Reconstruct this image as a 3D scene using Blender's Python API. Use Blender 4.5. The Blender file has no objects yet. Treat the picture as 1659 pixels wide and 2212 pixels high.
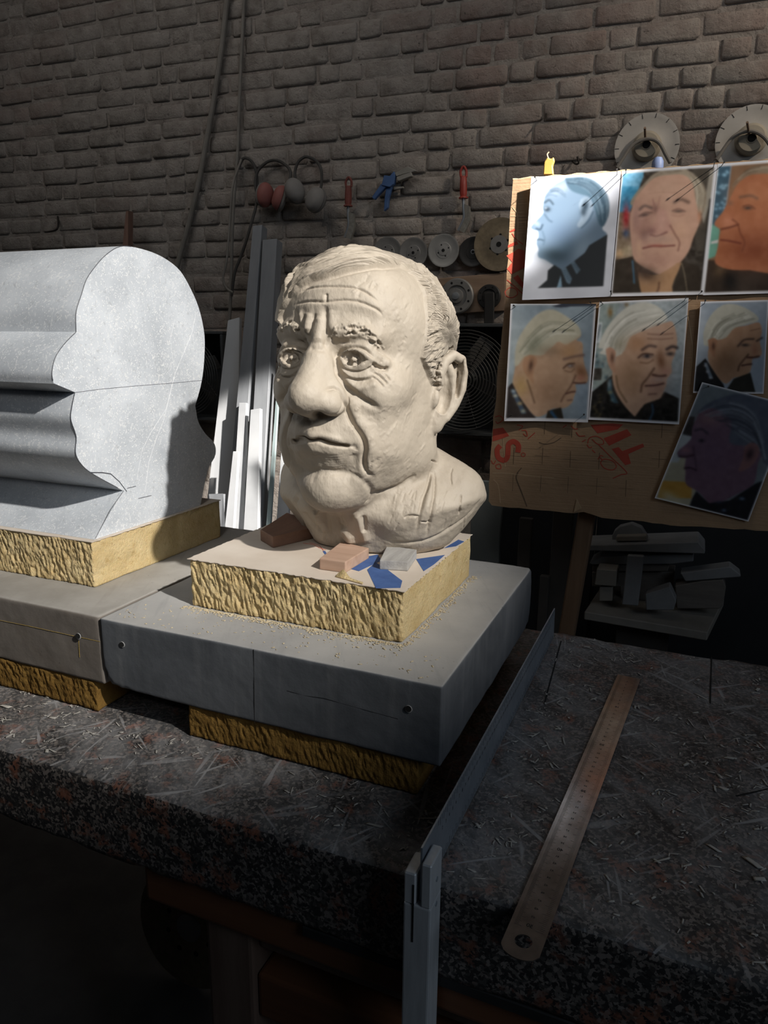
import bpy, bmesh, math, random
import numpy as np
from mathutils import Vector, Matrix

scene = bpy.context.scene
COL = scene.collection
PI = math.pi
rng = np.random.default_rng(7)
random.seed(7)

# ------------------------------------------------------------------ camera
IMG_W, IMG_H, FPX = 1659.0, 2212.0, 1570.0
YAW, PITCH, ROLL = -0.4006, 0.2340, 0.00985
CAM = np.array([0.6274, -0.6158, 0.4559])
_f = np.array([math.sin(YAW), math.cos(YAW), 0.0]); _r = np.array([math.cos(YAW), -math.sin(YAW), 0.0]); _u = np.array([0, 0, 1.0])
FWD = math.cos(PITCH) * _f - math.sin(PITCH) * _u
_u2 = math.sin(PITCH) * _f + math.cos(PITCH) * _u
RIGHT = math.cos(ROLL) * _r + math.sin(ROLL) * _u2
UPV = -math.sin(ROLL) * _r + math.cos(ROLL) * _u2
cam_data = bpy.data.cameras.new('camera')
cam_data.sensor_fit = 'HORIZONTAL'
cam_data.sensor_width = 36.0
cam_data.lens = FPX / IMG_W * 36.0
cam_data.clip_start = 0.02
cam = bpy.data.objects.new('camera', cam_data)
COL.objects.link(cam)
cam.matrix_world = Matrix(((RIGHT[0], UPV[0], -FWD[0], CAM[0]), (RIGHT[1], UPV[1], -FWD[1], CAM[1]), (RIGHT[2], UPV[2], -FWD[2], CAM[2]), (0, 0, 0, 1)))
scene.camera = cam

# ------------------------------------------------------------------ world, lights, exposure
world = bpy.data.worlds.new('world')
scene.world = world
world.use_nodes = True
world.node_tree.nodes['Background'].inputs[0].default_value = (0.80, 0.88, 1.0, 1)
world.node_tree.nodes['Background'].inputs[1].default_value = 0.006

def aim(o, loc, target):
    o.location = loc
    o.rotation_euler = (Vector(target) - Vector(loc)).to_track_quat('-Z', 'Y').to_euler()

def spot(name, loc, target, power, size, blend, radius, color):
    d = bpy.data.lights.new(name, 'SPOT'); d.energy = power; d.spot_size = size; d.spot_blend = blend
    d.shadow_soft_size = radius; d.color = color
    o = bpy.data.objects.new(name, d); COL.objects.link(o); aim(o, loc, target); return o

def area(name, loc, target, power, sx, sy, color, spread=PI):
    d = bpy.data.lights.new(name, 'AREA'); d.energy = power; d.shape = 'RECTANGLE'; d.size = sx; d.size_y = sy; d.color = color; d.spread = spread
    o = bpy.data.objects.new(name, d); COL.objects.link(o); aim(o, loc, target); return o

spot('sunbeam_on_bust', (2.40, -0.80, 2.06), (-0.115, 0.265, 0.325), 570, math.radians(22.5), 1.0, 0.035, (1.0, 0.95, 0.88))
spot('sunbeam_on_profiles', (2.03, 0.38, 2.26), (-1.03, 1.72, -0.12), 1700, math.radians(9.5), 0.35, 0.035, (1.0, 0.96, 0.91))
spot('sunbeam_on_pinboard', (3.10, 0.20, 2.62), (0.62, 1.17, 0.80), 500, math.radians(12.5), 1.0, 0.035, (1.0, 0.93, 0.84))
spot('sunbeam_on_bricks', (3.05, 0.75, 2.75), (0.62, 2.06, 1.12), 180, math.radians(26), 1.0, 0.05, (1.0, 0.88, 0.74))
spot('bust_face_fill', (0.75, -1.70, 1.65), (0.10, 0.18, 0.42), 46, math.radians(19), 1.0, 0.22, (1.0, 0.97, 0.93))  # added soft fill lamp for the bust's face, no known skylight
area('cool_side_fill', (2.9, -1.1, 1.7), (0.3, 0.3, 0.0), 11.0, 1.2, 1.2, (0.72, 0.85, 1.0))  # added cool fill for faces turned to the right, no known door
area('wall_fill', (-0.75, 0.35, 2.6), (-0.85, 2.0, 1.10), 4.3, 3.2, 0.8, (1.0, 0.96, 0.92), 1.75)  # added lamp to brighten the wall, spread narrowed to spare the bench; no known window
vs = scene.view_settings
vs.view_transform = 'Standard'; vs.look = 'None'; vs.exposure = 0.0; vs.gamma = 1.0; vs.use_curve_mapping = False

# ------------------------------------------------------------------ helpers: pixels to points on known planes
def ray(x, y): return RIGHT * (x - IMG_W / 2) / FPX - UPV * (y - IMG_H / 2) / FPX + FWD
def on_plane(x, y, p0, n):
    d = ray(x, y); p0 = np.asarray(p0, float); n = np.asarray(n, float)
    return CAM + d * (np.dot(p0 - CAM, n) / np.dot(d, n))
def on_z(x, y, z): return on_plane(x, y, (0, 0, z), (0, 0, 1))
def on_y(x, y, Y): return on_plane(x, y, (0, Y, 0), (0, 1, 0))
def on_x(x, y, X): return on_plane(x, y, (X, 0, 0), (1, 0, 0))
def project(P):
    d = np.asarray(P, float) - CAM; z = d @ FWD
    return np.stack([IMG_W / 2 + FPX * (d @ RIGHT) / z, IMG_H / 2 - FPX * (d @ UPV) / z, z], -1)

# ------------------------------------------------------------------ helpers: noise
def _hash(ix, iy, iz, seed):
    h = (ix.astype(np.int64) * 374761393 + iy.astype(np.int64) * 668265263 + iz.astype(np.int64) * 2147483647 + seed * 1274126177) & 0xFFFFFFFF
    h = ((h ^ (h >> 13)) * 1274126177) & 0xFFFFFFFF
    h = ((h ^ (h >> 16)) * 2246822519) & 0xFFFFFFFF
    return ((h ^ (h >> 15)) & 0xFFFF) / 65535.0
def vnoise(P, freq=1.0, seed=0):
    P = np.asarray(P, float) * freq
    i = np.floor(P).astype(np.int64); f = P - i; f = f * f * (3 - 2 * f)
    r = 0
    for dx in (0, 1):
        wx = f[..., 0] if dx else 1 - f[..., 0]
        for dy in (0, 1):
            wy = f[..., 1] if dy else 1 - f[..., 1]
            for dz in (0, 1):
                wz = f[..., 2] if dz else 1 - f[..., 2]
                r = r + wx * wy * wz * _hash(i[..., 0] + dx, i[..., 1] + dy, i[..., 2] + dz, seed)
    return r * 2 - 1
def fbm(P, freq, octaves=3, seed=0):
    r = 0; a = 1.0
    for k in range(octaves):
        r = r + a * vnoise(P, freq * 2 ** k, seed + k); a *= 0.5
    return r

# ------------------------------------------------------------------ helpers: materials
def new_mat(name):
    m = bpy.data.materials.new(name); m.use_nodes = True
    nt = m.node_tree; b = nt.nodes['Principled BSDF']
    return m, nt, b
def N(nt, typ, **kw):
    n = nt.nodes.new(typ)
    for k, v in kw.items():
        if k == 'inp':
            for kk, vv in v.items(): n.inputs[kk].default_value = vv
        else: setattr(n, k, v)
    return n
def L(nt, a, b): nt.links.new(a, b)
def ramp(nt, fac, stops, interp='LINEAR'):
    r = N(nt, 'ShaderNodeValToRGB'); r.color_ramp.interpolation = interp
    el = r.color_ramp.elements
    while len(el) > 1: el.remove(el[-1])
    el[0].position, el[0].color = stops[0][0], (*stops[0][1], 1)
    for p, c in stops[1:]:
        e = el.new(p); e.color = (*c, 1)
    L(nt, fac, r.inputs[0]); return r.outputs[0]
def tex_noise(nt, vec, scale, detail=4, rough=0.6, dist=0.0):
    n = N(nt, 'ShaderNodeTexNoise'); n.inputs['Scale'].default_value = scale; n.inputs['Detail'].default_value = detail
    n.inputs['Roughness'].default_value = rough; n.inputs['Distortion'].default_value = dist
    if vec is not None: L(nt, vec, n.inputs['Vector'])
    return n.outputs['Fac']
def obj_coord(nt, scale=(1, 1, 1)):
    t = N(nt, 'ShaderNodeTexCoord'); mp = N(nt, 'ShaderNodeMapping'); mp.inputs['Scale'].default_value = scale
    L(nt, t.outputs['Object'], mp.inputs['Vector']); return mp.outputs[0]
def mixc(nt, fac, a, b, blend='MIX'):
    m = N(nt, 'ShaderNodeMix', data_type='RGBA', blend_type=blend)
    for sock, val in ((m.inputs[0], fac), (m.inputs[6], a), (m.inputs[7], b)):
        if isinstance(val, (int, float)): sock.default_value = val
        elif isinstance(val, tuple): sock.default_value = (*val, 1) if len(val) == 3 else val
        else: L(nt, val, sock)
    return m.outputs[2]
def mathn(nt, op, a, b=None):
    m = N(nt, 'ShaderNodeMath', operation=op)
    for s, v in ((m.inputs[0], a), (m.inputs[1], b)):
        if v is None: continue
        if isinstance(v, (int, float)): s.default_value = v
        else: L(nt, v, s)
    return m.outputs[0]
def bump(nt, b, height, strength=0.4, dist=0.002):
    n = N(nt, 'ShaderNodeBump'); n.inputs['Strength'].default_value = strength; n.inputs['Distance'].default_value = dist
    L(nt, height, n.inputs['Height']); L(nt, n.outputs[0], b.inputs['Normal'])
def simple_mat(name, c1, c2, scale=8, rough=0.7, metal=0.0, bumps=0.3, bdist=0.001, stretch=(1, 1, 1), detail=5):
    m, nt, b = new_mat(name)
    v = obj_coord(nt, stretch)
    f = tex_noise(nt, v, scale, detail)
    L(nt, ramp(nt, f, [(0.3, c1), (0.7, c2)]), b.inputs['Base Color'])
    b.inputs['Roughness'].default_value = rough; b.inputs['Metallic'].default_value = metal
    if bumps: bump(nt, b, tex_noise(nt, v, scale * 4, 4), bumps, bdist)
    return m

# ------------------------------------------------------------------ helpers: meshes and objects
def mesh_np(name, verts, faces, smooth=False):
    """faces: (n,4) or (n,3) int array, or list of tuples"""
    me = bpy.data.meshes.new(name)
    verts = np.asarray(verts, np.float32)
    if isinstance(faces, np.ndarray):
        k = faces.shape[1]; n = len(faces)
        me.vertices.add(len(verts)); me.vertices.foreach_set('co', verts.ravel())
        me.loops.add(n * k); me.loops.foreach_set('vertex_index', faces.astype(np.int32).ravel())
        me.polygons.add(n); me.polygons.foreach_set('loop_start', np.arange(0, n * k, k, dtype=np.int32))
        me.update(calc_edges=True); me.validate()
    else:
        me.from_pydata([tuple(map(float, v)) for v in verts], [], [tuple(f) for f in faces]); me.update()
    if smooth: me.polygons.foreach_set('use_smooth', np.ones(len(me.polygons), bool))
    return me
def link(name, me, mat=None, parent=None):
    o = bpy.data.objects.new(name, me); COL.objects.link(o)
    if mat is not None:
        for m in (mat if isinstance(mat, (list, tuple)) else [mat]):
            if m.name not in [x.name for x in me.materials if x]: me.materials.append(m)
    if parent is not None: o.parent = parent
    return o
def tag(o, label=None, cat=None, group=None, kind=None):
    if label: o['label'] = label
    if cat: o['category'] = cat
    if group: o['group'] = group
    if kind: o['kind'] = kind
    return o
def empty(name, loc, label, cat, group=None, rot=(0, 0, 0)):
    o = bpy.data.objects.new(name, None); COL.objects.link(o); o.location = loc; o.rotation_euler = rot
    o.empty_display_size = 0.02
    return tag(o, label, cat, group)
class MB:
    """collects shapes into one mesh"""
    def __init__(s): s.v = []; s.f = []
    def add(s, v, f):
        k = len(s.v); s.v += [tuple(map(float, p)) for p in v]; s.f += [tuple(i + k for i in q) for q in f]; return s
    def box(s, lo, hi, M=None):
        (a, b, c), (d, e, g) = lo, hi
        v = [(a, b, c), (d, b, c), (d, e, c), (a, e, c), (a, b, g), (d, b, g), (d, e, g), (a, e, g)]
        if M is not None: v = [tuple(M @ Vector(p)) for p in v]
        return s.add(v, [(0, 3, 2, 1), (4, 5, 6, 7), (0, 1, 5, 4), (1, 2, 6, 5), (2, 3, 7, 6), (3, 0, 4, 7)])
    def hexa(s, bottom, top):
        return s.add(list(bottom) + list(top), [(0, 3, 2, 1), (4, 5, 6, 7), (0, 1, 5, 4), (1, 2, 6, 5), (2, 3, 7, 6), (3, 0, 4, 7)])
    def tube(s, pts, r, n=10, cap=True):
        pts = [Vector(p) for p in pts]; rs = r if isinstance(r, (list, tuple)) else [r] * len(pts)
        k = len(s.v); ref = None
        for i, p in enumerate(pts):
            t = (pts[min(i + 1, len(pts) - 1)] - pts[max(i - 1, 0)]).normalized()
            if ref is None: ref = Vector((0, 0, 1)) if abs(t.z) < 0.9 else Vector((1, 0, 0))
            x = (ref - t * ref.dot(t)).normalized(); y = t.cross(x); ref = x
            for j in range(n):
                a = 2 * PI * j / n; q = p + (x * math.cos(a) + y * math.sin(a)) * rs[i]; s.v.append(tuple(q))
        for i in range(len(pts) - 1):
            for j in range(n):
                a = k + i * n + j; b = k + i * n + (j + 1) % n; s.f.append((a, b, b + n, a + n))
        if cap:
            s.f.append(tuple(k + j for j in reversed(range(n)))); e = k + (len(pts) - 1) * n; s.f.append(tuple(e + j for j in range(n)))
        return s
    def lathe(s, prof, n=32, M=None):
        """prof: (radius, height) pairs, about z"""
        k = len(s.v)
        for (r, h) in prof:
            for j in range(n):
                a = 2 * PI * j / n; p = Vector((r * math.cos(a), r * math.sin(a), h)); s.v.append(tuple(M @ p if M is not None else p))
        for i in range(len(prof) - 1):
            for j in range(n):
                a = k + i * n + j; b = k + i * n + (j + 1) % n; s.f.append((a, b, b + n, a + n))
        s.f.append(tuple(k + j for j in reversed(range(n)))); e = k + (len(prof) - 1) * n; s.f.append(tuple(e + j for j in range(n)))
        return s
    def prism(s, poly, n_vec):
        """poly: list of 3D points (planar), extruded by n_vec"""
        n = len(poly); nv = Vector(n_vec); poly = [Vector(p) for p in poly]
        return s.add([tuple(p) for p in poly] + [tuple(p + nv) for p in poly],
                     [tuple(reversed(range(n))), tuple(range(n, 2 * n))] + [(i, (i + 1) % n, n + (i + 1) % n, n + i) for i in range(n)])
    def mesh(s, name, smooth=False, bevel=0.0, segs=1):
        me = bpy.data.meshes.new(name); me.from_pydata(s.v, [], s.f); me.update()
        bm = bmesh.new(); bm.from_mesh(me)
        bmesh.ops.recalc_face_normals(bm, faces=bm.faces)
        if bevel:
            ed = [e for e in bm.edges if len(e.link_faces) == 2 and e.calc_face_angle() > 0.5]
            bmesh.ops.bevel(bm, geom=ed, offset=bevel, segments=segs, affect='EDGES', profile=0.6)
        bm.to_mesh(me); bm.free()
        if smooth:
            me.polygons.foreach_set('use_smooth', np.ones(len(me.polygons), bool))
            try: me.set_sharp_from_angle(angle=0.6)
            except Exception: pass
        return me
    def build(s, name, mat=None, parent=None, smooth=False, bevel=0.0, segs=1):
        return link(name, s.mesh(name, smooth, bevel, segs), mat, parent)
def nest(c, p): c.parent = p; c.matrix_parent_inverse = Matrix(); return c
def catmull(pts, n):
    P = np.asarray(pts, float); 
    if len(P) < 3:
        t = np.linspace(0, 1, n)[:, None]; return P[0] * (1 - t) + P[-1] * t
    Q = np.vstack([2 * P[0] - P[1], P, 2 * P[-1] - P[-2]])
    t = np.linspace(0, len(P) - 1 - 1e-9, n); i = t.astype(int); f = (t - i)[:, None]
    p0, p1, p2, p3 = Q[i], Q[i + 1], Q[i + 2], Q[i + 3]
    return 0.5 * (2 * p1 + (p2 - p0) * f + (2 * p0 - 5 * p1 + 4 * p2 - p3) * f ** 2 + (-p0 + 3 * p1 - 3 * p2 + p3) * f ** 3)
# ------------------------------------------------------------------ the setting: floor, brick wall
FLOOR_Z = -0.80
W_TH = math.radians(2.0)
WX = np.array([math.cos(W_TH), math.sin(W_TH), 0.0]); WN = np.array([math.sin(W_TH), -math.cos(W_TH), 0.0]); WO = np.array([-0.559, 2.0236, 1.1643])
def wall_xz(px, py, off=0.0):
    X = on_plane(px, py, WO + WN * off, WN); return float((X - WO) @ WX), float(X[2])
def wall_pt(px, py, off=0.0): return on_plane(px, py, WO + WN * off, WN)

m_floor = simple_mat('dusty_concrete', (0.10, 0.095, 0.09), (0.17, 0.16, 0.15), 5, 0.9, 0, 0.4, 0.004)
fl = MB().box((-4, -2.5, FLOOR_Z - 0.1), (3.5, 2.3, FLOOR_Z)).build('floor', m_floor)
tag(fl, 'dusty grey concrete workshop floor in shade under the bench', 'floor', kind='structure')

def wash_mat(name, seed, amt_red):
    m, nt, b = new_mat(name)
    g = N(nt, 'ShaderNodeNewGeometry'); pos = N(nt, 'ShaderNodeVectorMath', operation='ADD'); pos.inputs[1].default_value = (seed, 0, 0)
    L(nt, g.outputs['Position'], pos.inputs[0]); v = pos.outputs[0]
    big = tex_noise(nt, v, 2.3, 4, 0.6); mid = tex_noise(nt, v, 14, 5, 0.65); fine = tex_noise(nt, v, 70, 4, 0.7)
    base = ramp(nt, mid, [(0.30, (0.27, 0.235, 0.205)), (0.50, (0.40, 0.355, 0.315)), (0.72, (0.48, 0.435, 0.39))])
    red = mixc(nt, mathn(nt, 'MULTIPLY', ramp(nt, big, [(0.48, (0, 0, 0)), (0.68, (1, 1, 1))]), amt_red), base, (0.34, 0.20, 0.165))
    dirt = mixc(nt, ramp(nt, fine, [(0.26, (1, 1, 1)), (0.38, (0, 0, 0))]), red, (0.13, 0.11, 0.10))
    L(nt, dirt, b.inputs['Base Color']); b.inputs['Roughness'].default_value = 0.92; b.inputs['Specular IOR Level'].default_value = 0.2
    h = mathn(nt, 'ADD', tex_noise(nt, v, 70, 6, 0.75), mathn(nt, 'MULTIPLY', tex_noise(nt, v, 20, 4), 1.3))
    bump(nt, b, h, 0.9, 0.010)
    return m
m_brick = wash_mat('whitewashed_brick', 0.0, 0.45)
m_mortar = wash_mat('whitewashed_mortar', 5.0, 0.15)
wall = MB().box((-3.2, 0.0, FLOOR_Z - WO[2]), (2.6, 0.18, 2.4 - WO[2])).build('wall_back', m_mortar)
wall.location = WO; wall.rotation_euler = (0, 0, W_TH)
tag(wall, 'old whitewashed brick wall at the back of the workshop', 'wall', kind='structure')
COURSE, BR_H = 0.0665, 0.0560
def brick_mesh(length, seed):
    r = random.Random(seed); nx, nz = 3, 3; v = []; f = []
    fx_ = (-0.5, -0.5 + 0.008 / length, 0.5 - 0.008 / length, 0.5); fz_ = (-0.5, -0.36, 0.36, 0.5)
    for j in range(nz + 1):
        for i in range(nx + 1):
            edge = i in (0, nx) or j in (0, nz); corner = i in (0, nx) and j in (0, nz)
            x = fx_[i] * length + r.uniform(-0.003, 0.003); z = fz_[j] * BR_H + r.uniform(-0.0024, 0.0024)
            if corner: x -= math.copysign(0.003, x); z *= 0.90
            y = 0.0012 + r.uniform(-0.0015, 0.0020) if edge else -0.0030 + r.uniform(-0.0026, 0.0022)
            v.append((x, y, z))
    ring = [i for i in range(nx + 1)] + [(j * (nx + 1) + nx) for j in range(1, nz + 1)] + [nz * (nx + 1) + i for i in range(nx - 1, -1, -1)] + [j * (nx + 1) for j in range(nz - 1, 0, -1)]
    k = len(v)
    for i in ring: v.append((v[i][0] * 1.01, 0.03, v[i][2] * 1.02))
    for j in range(nz):
        for i in range(nx):
            a = j * (nx + 1) + i; f.append((a, a + 1, a + nx + 2, a + nx + 1))
    n = len(ring)
    for i in range(n): f.append((ring[(i + 1) % n], ring[i], k + i, k + (i + 1) % n))
    me = bpy.data.meshes.new('brick'); me.from_pydata(v, [], f); me.update()
    me.polygons.foreach_set('use_smooth', np.ones(len(f), bool)); me.materials.append(m_brick)
    return me
ST = [brick_mesh(0.178, 100 + i) for i in range(9)]; HD = [brick_mesh(0.083, 200 + i) for i in range(7)]
spots = []
r_ = random.Random(21)
z0 = FLOOR_Z + 10 * COURSE
for k in range(31):
    z = z0 + k * COURSE; x = -2.75 - r_.random() * 0.15
    prev = 0
    while x < 1.95:
        hd = r_.random() < (0.50 if prev == 0 else 0.40); ln = 0.083 if hd else 0.178; prev = hd
        xc = x + ln / 2
        wob = 0.006 * math.sin(xc * 2.3 + k * 0.7) + 0.003 * math.sin(xc * 7 + k)
        spots.append((xc + WO[0] * 0, z + wob - WO[2], hd, r_.uniform(-0.004, 0.004), r_.uniform(-0.012, 0.012), r_.random() < 0.5, r_.randrange(63)))
        x += ln + r_.uniform(0.006, 0.012)
def brick_px(s):
    P = WO + WX * s[0] + np.array([0, 0, s[1]]); q = project(P)
    inside = -40 < q[0] < 1700 and -30 < q[1] < 790
    if q[0] > 1100 and q[1] > 420: inside = False
    if q[0] < 450 and q[1] > 570: inside = False
    return (1.0 / q[2] ** 2 * (0.47 if s[2] else 1.0) if inside else 0.0)
order = sorted(range(len(spots)), key=lambda i: -brick_px(spots[i]))
rest = MB()
for n_, i in enumerate(order):
    x, z, hd, dy, rot, flip, var = spots[i]
    me = (HD[var % 7] if hd else ST[var % 9])
    if n_ < 300:
        o = bpy.data.objects.new('brick', me); COL.objects.link(o); o.parent = wall
        o.location = (x, dy - 0.003, z); o.rotation_euler = (0, rot + (PI if flip else 0), rot * 0.6)
    else:
        M = Matrix.Translation((x, dy - 0.003, z)) @ Matrix.Rotation(rot + (PI if flip else 0), 4, 'Y')
        rest.add([M @ v.co for v in me.vertices], [tuple(p.vertices) for p in me.polygons])
o = rest.build('brick_remainder', m_brick, wall, smooth=True); o['kind'] = 'stuff'
# ------------------------------------------------------------------ foreground: bench, foam, slabs, carved stone
def round_box(lo, hi, nx, ny, nz, rad, seed=0, rough=0.0, rfreq=40, chips=(), disp=None):
    """a box with worn, uneven edges; disp(P, N) gives extra outward displacement"""
    lo = np.array(lo, float); hi = np.array(hi, float)
    V = []; F = []; Nn = []; k = 0
    for ax, n1, n2 in ((0, ny, nz), (1, nz, nx), (2, nx, ny)):
        for s in (0, 1):
            a, b = (ax + 1) % 3, (ax + 2) % 3
            A, B = np.meshgrid(np.linspace(0, 1, n1 + 1), np.linspace(0, 1, n2 + 1), indexing='ij')
            P = np.zeros(A.shape + (3,)); P[..., ax] = hi[ax] if s else lo[ax]
            P[..., a] = lo[a] + (hi[a] - lo[a]) * A; P[..., b] = lo[b] + (hi[b] - lo[b]) * B
            V.append(P.reshape(-1, 3)); nn = np.zeros(3); nn[ax] = 1 if s else -1; Nn.append(np.tile(nn, (A.size, 1)))
            I = k + np.arange(A.size).reshape(A.shape)
            q = np.stack([I[:-1, :-1], I[1:, :-1], I[1:, 1:], I[:-1, 1:]], -1).reshape(-1, 4)
            F.append(q if s else q[:, ::-1]); k += A.size
    V = np.vstack(V); F = np.vstack(F); Nn = np.vstack(Nn)
    r = rad * (1 + 1.1 * np.clip(fbm(V, 28, 3, seed), -0.75, 2.2))
    for (c, R, amt) in chips:
        d = np.linalg.norm(V - np.array(c), axis=1); r = r + amt * np.clip(1 - d / R, 0, 1) * (0.8 + 0.4 * vnoise(V, 120, seed + 5))
    r = np.maximum(r, 0.0004)[:, None]
    inner = np.clip(V, lo + r, hi - r); e = V - inner; ln = np.linalg.norm(e, axis=1, keepdims=True) + 1e-12
    V = inner + e / ln * r; Nn = e / ln
    if rough: V = V + Nn * (rough * fbm(V, rfreq, 3, seed + 9))[:, None]
    if disp is not None: V = V + Nn * disp(V, Nn)[:, None]
    # weld duplicate edge vertices
    key = np.round(V * 20000).astype(np.int64)
    _, first, inv = np.unique(key, axis=0, return_index=True, return_inverse=True)
    inv = inv.ravel()
    F = inv[F]; V = V[first]
    ok = np.array([len(set(f)) == 4 for f in F]); tri = F[~ok]
    return V, F[ok]
def rbox_obj(name, mat, parent, *a, smooth=True, **k):
    V, F = round_box(*a, **k); return link(name, mesh_np(name, V, F, smooth), mat, parent)

# materials
def granite_mat():
    m, nt, b = new_mat('red_black_granite'); v = obj_coord(nt)
    vo = N(nt, 'ShaderNodeTexVoronoi'); vo.inputs['Scale'].default_value = 320; wv = N(nt, 'ShaderNodeVectorMath', operation='ADD')
    nz = N(nt, 'ShaderNodeTexNoise'); nz.inputs['Scale'].default_value = 60; nz.inputs['Detail'].default_value = 3
    sc = N(nt, 'ShaderNodeVectorMath', operation='SCALE'); sc.inputs[3].default_value = 0.012
    L(nt, v, nz.inputs['Vector']); L(nt, nz.outputs['Color'], sc.inputs[0]); L(nt, v, wv.inputs[0]); L(nt, sc.outputs[0], wv.inputs[1]); L(nt, wv.outputs[0], vo.inputs['Vector'])
    cell = N(nt, 'ShaderNodeSeparateColor'); L(nt, vo.outputs['Color'], cell.inputs[0])
    grains = ramp(nt, cell.outputs[0], [(0.0, (0.035, 0.033, 0.033)), (0.35, (0.08, 0.075, 0.07)), (0.55, (0.17, 0.15, 0.135)), (0.75, (0.24, 0.21, 0.19)), (0.95, (0.06, 0.055, 0.05))], 'CONSTANT')
    redm = ramp(nt, tex_noise(nt, v, 34, 4, 0.6, 0.4), [(0.55, (0, 0, 0)), (0.66, (1, 1, 1))])
    col = mixc(nt, mathn(nt, 'MULTIPLY', redm, 0.85), grains, ramp(nt, cell.outputs[1], [(0.0, (0.22, 0.085, 0.05)), (1.0, (0.32, 0.135, 0.085))]))
    blk = ramp(nt, tex_noise(nt, v, 240, 3, 0.6), [(0.42, (1, 1, 1)), (0.45, (0, 0, 0))])
    col = mixc(nt, blk, col, (0.022, 0.022, 0.024))
    # stone dust lying on the top face, brushed into streaks
    g = N(nt, 'ShaderNodeNewGeometry'); sx = N(nt, 'ShaderNodeSeparateXYZ'); L(nt, g.outputs['True Normal'], sx.inputs[0])
    up = ramp(nt, sx.outputs[2], [(0.75, (0, 0, 0)), (0.97, (1, 1, 1))])
    mp = N(nt, 'ShaderNodeMapping', vector_type='TEXTURE'); mp.inputs['Rotation'].default_value = (0, 0, 0.7); mp.inputs['Scale'].default_value = (1, 2.8, 1); L(nt, v, mp.inputs['Vector'])
    d1 = ramp(nt, tex_noise(nt, mp.outputs[0], 26, 8, 0.72, 0.8), [(0.36, (0, 0, 0)), (0.60, (1, 1, 1))]); d2 = ramp(nt, tex_noise(nt, v, 7, 4), [(0.34, (0.12, 0.12, 0.12)), (0.62, (1, 1, 1))])
    fac = mathn(nt, 'MULTIPLY', mathn(nt, 'MULTIPLY', d1, d2), mathn(nt, 'MULTIPLY', up, 0.80))
    st = None
    for ang, scl in ((0.95, 120), (-0.55, 150), (2.2, 100), (0.2, 130)):
        m2 = N(nt, 'ShaderNodeMapping', vector_type='TEXTURE'); m2.inputs['Rotation'].default_value = (0, 0, ang); m2.inputs['Scale'].default_value = (1, 14, 1); L(nt, v, m2.inputs['Vector'])
        q = ramp(nt, tex_noise(nt, m2.outputs[0], scl, 2, 0.5, 0.3), [(0.63, (0, 0, 0)), (0.70, (1, 1, 1))]); st = q if st is None else mathn(nt, 'MAXIMUM', st, q)
    fac = mathn(nt, 'MAXIMUM', mathn(nt, 'MULTIPLY', fac, 0.62), mathn(nt, 'MULTIPLY', mathn(nt, 'MULTIPLY', st, d2), mathn(nt, 'MULTIPLY', up, 0.85)))
    col = mixc(nt, fac, col, (0.50, 0.50, 0.51))
    L(nt, col, b.inputs['Base Color']); b.inputs['Roughness'].default_value = 0.55
    rg = mathn(nt, 'ADD', mathn(nt, 'MULTIPLY', fac, 0.35), 0.50); L(nt, rg, b.inputs['Roughness'])
    bump(nt, b, tex_noise(nt, v, 160, 4), 0.25, 0.001)
    return m
m_granite = granite_mat()
def slab_mat(name, side1, side2, top1, top2):
    m, nt, b = new_mat(name); v = obj_coord(nt)
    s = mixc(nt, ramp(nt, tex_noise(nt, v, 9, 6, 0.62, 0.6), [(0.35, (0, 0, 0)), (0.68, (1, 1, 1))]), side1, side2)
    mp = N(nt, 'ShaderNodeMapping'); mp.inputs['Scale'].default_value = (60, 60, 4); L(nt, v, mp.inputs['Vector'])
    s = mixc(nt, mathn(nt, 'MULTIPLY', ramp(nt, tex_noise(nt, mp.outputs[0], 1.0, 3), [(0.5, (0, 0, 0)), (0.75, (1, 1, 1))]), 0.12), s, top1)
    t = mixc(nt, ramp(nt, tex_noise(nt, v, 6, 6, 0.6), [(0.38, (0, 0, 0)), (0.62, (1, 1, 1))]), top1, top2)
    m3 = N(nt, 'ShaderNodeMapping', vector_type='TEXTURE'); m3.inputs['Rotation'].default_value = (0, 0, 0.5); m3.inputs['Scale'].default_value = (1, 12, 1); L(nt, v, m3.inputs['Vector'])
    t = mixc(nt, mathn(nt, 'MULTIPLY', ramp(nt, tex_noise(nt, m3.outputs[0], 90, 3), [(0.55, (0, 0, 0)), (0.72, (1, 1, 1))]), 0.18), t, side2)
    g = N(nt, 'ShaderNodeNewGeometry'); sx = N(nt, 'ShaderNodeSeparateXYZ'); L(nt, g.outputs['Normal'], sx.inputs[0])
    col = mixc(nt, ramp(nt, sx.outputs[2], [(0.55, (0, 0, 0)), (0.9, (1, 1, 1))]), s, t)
    pit = ramp(nt, tex_noise(nt, v, 150, 2), [(0.22, (1, 1, 1)), (0.27, (0, 0, 0))])
    col = mixc(nt, mathn(nt, 'MULTIPLY', pit, 0.6), col, (0.05, 0.05, 0.05))
    L(nt, col, b.inputs['Base Color']); b.inputs['Roughness'].default_value = 0.8; b.inputs['Specular IOR Level'].default_value = 0.3
    bump(nt, b, mathn(nt, 'ADD', tex_noise(nt, v, 90, 5, 0.7), tex_noise(nt, v, 18, 3)), 0.25, 0.0016)
    return m
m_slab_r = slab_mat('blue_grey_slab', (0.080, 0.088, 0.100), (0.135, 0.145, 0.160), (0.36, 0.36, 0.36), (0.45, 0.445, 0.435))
m_slab_l = slab_mat('brown_grey_slab', (0.15, 0.13, 0.112), (0.21, 0.19, 0.17), (0.30, 0.285, 0.26), (0.42, 0.405, 0.38))
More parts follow.
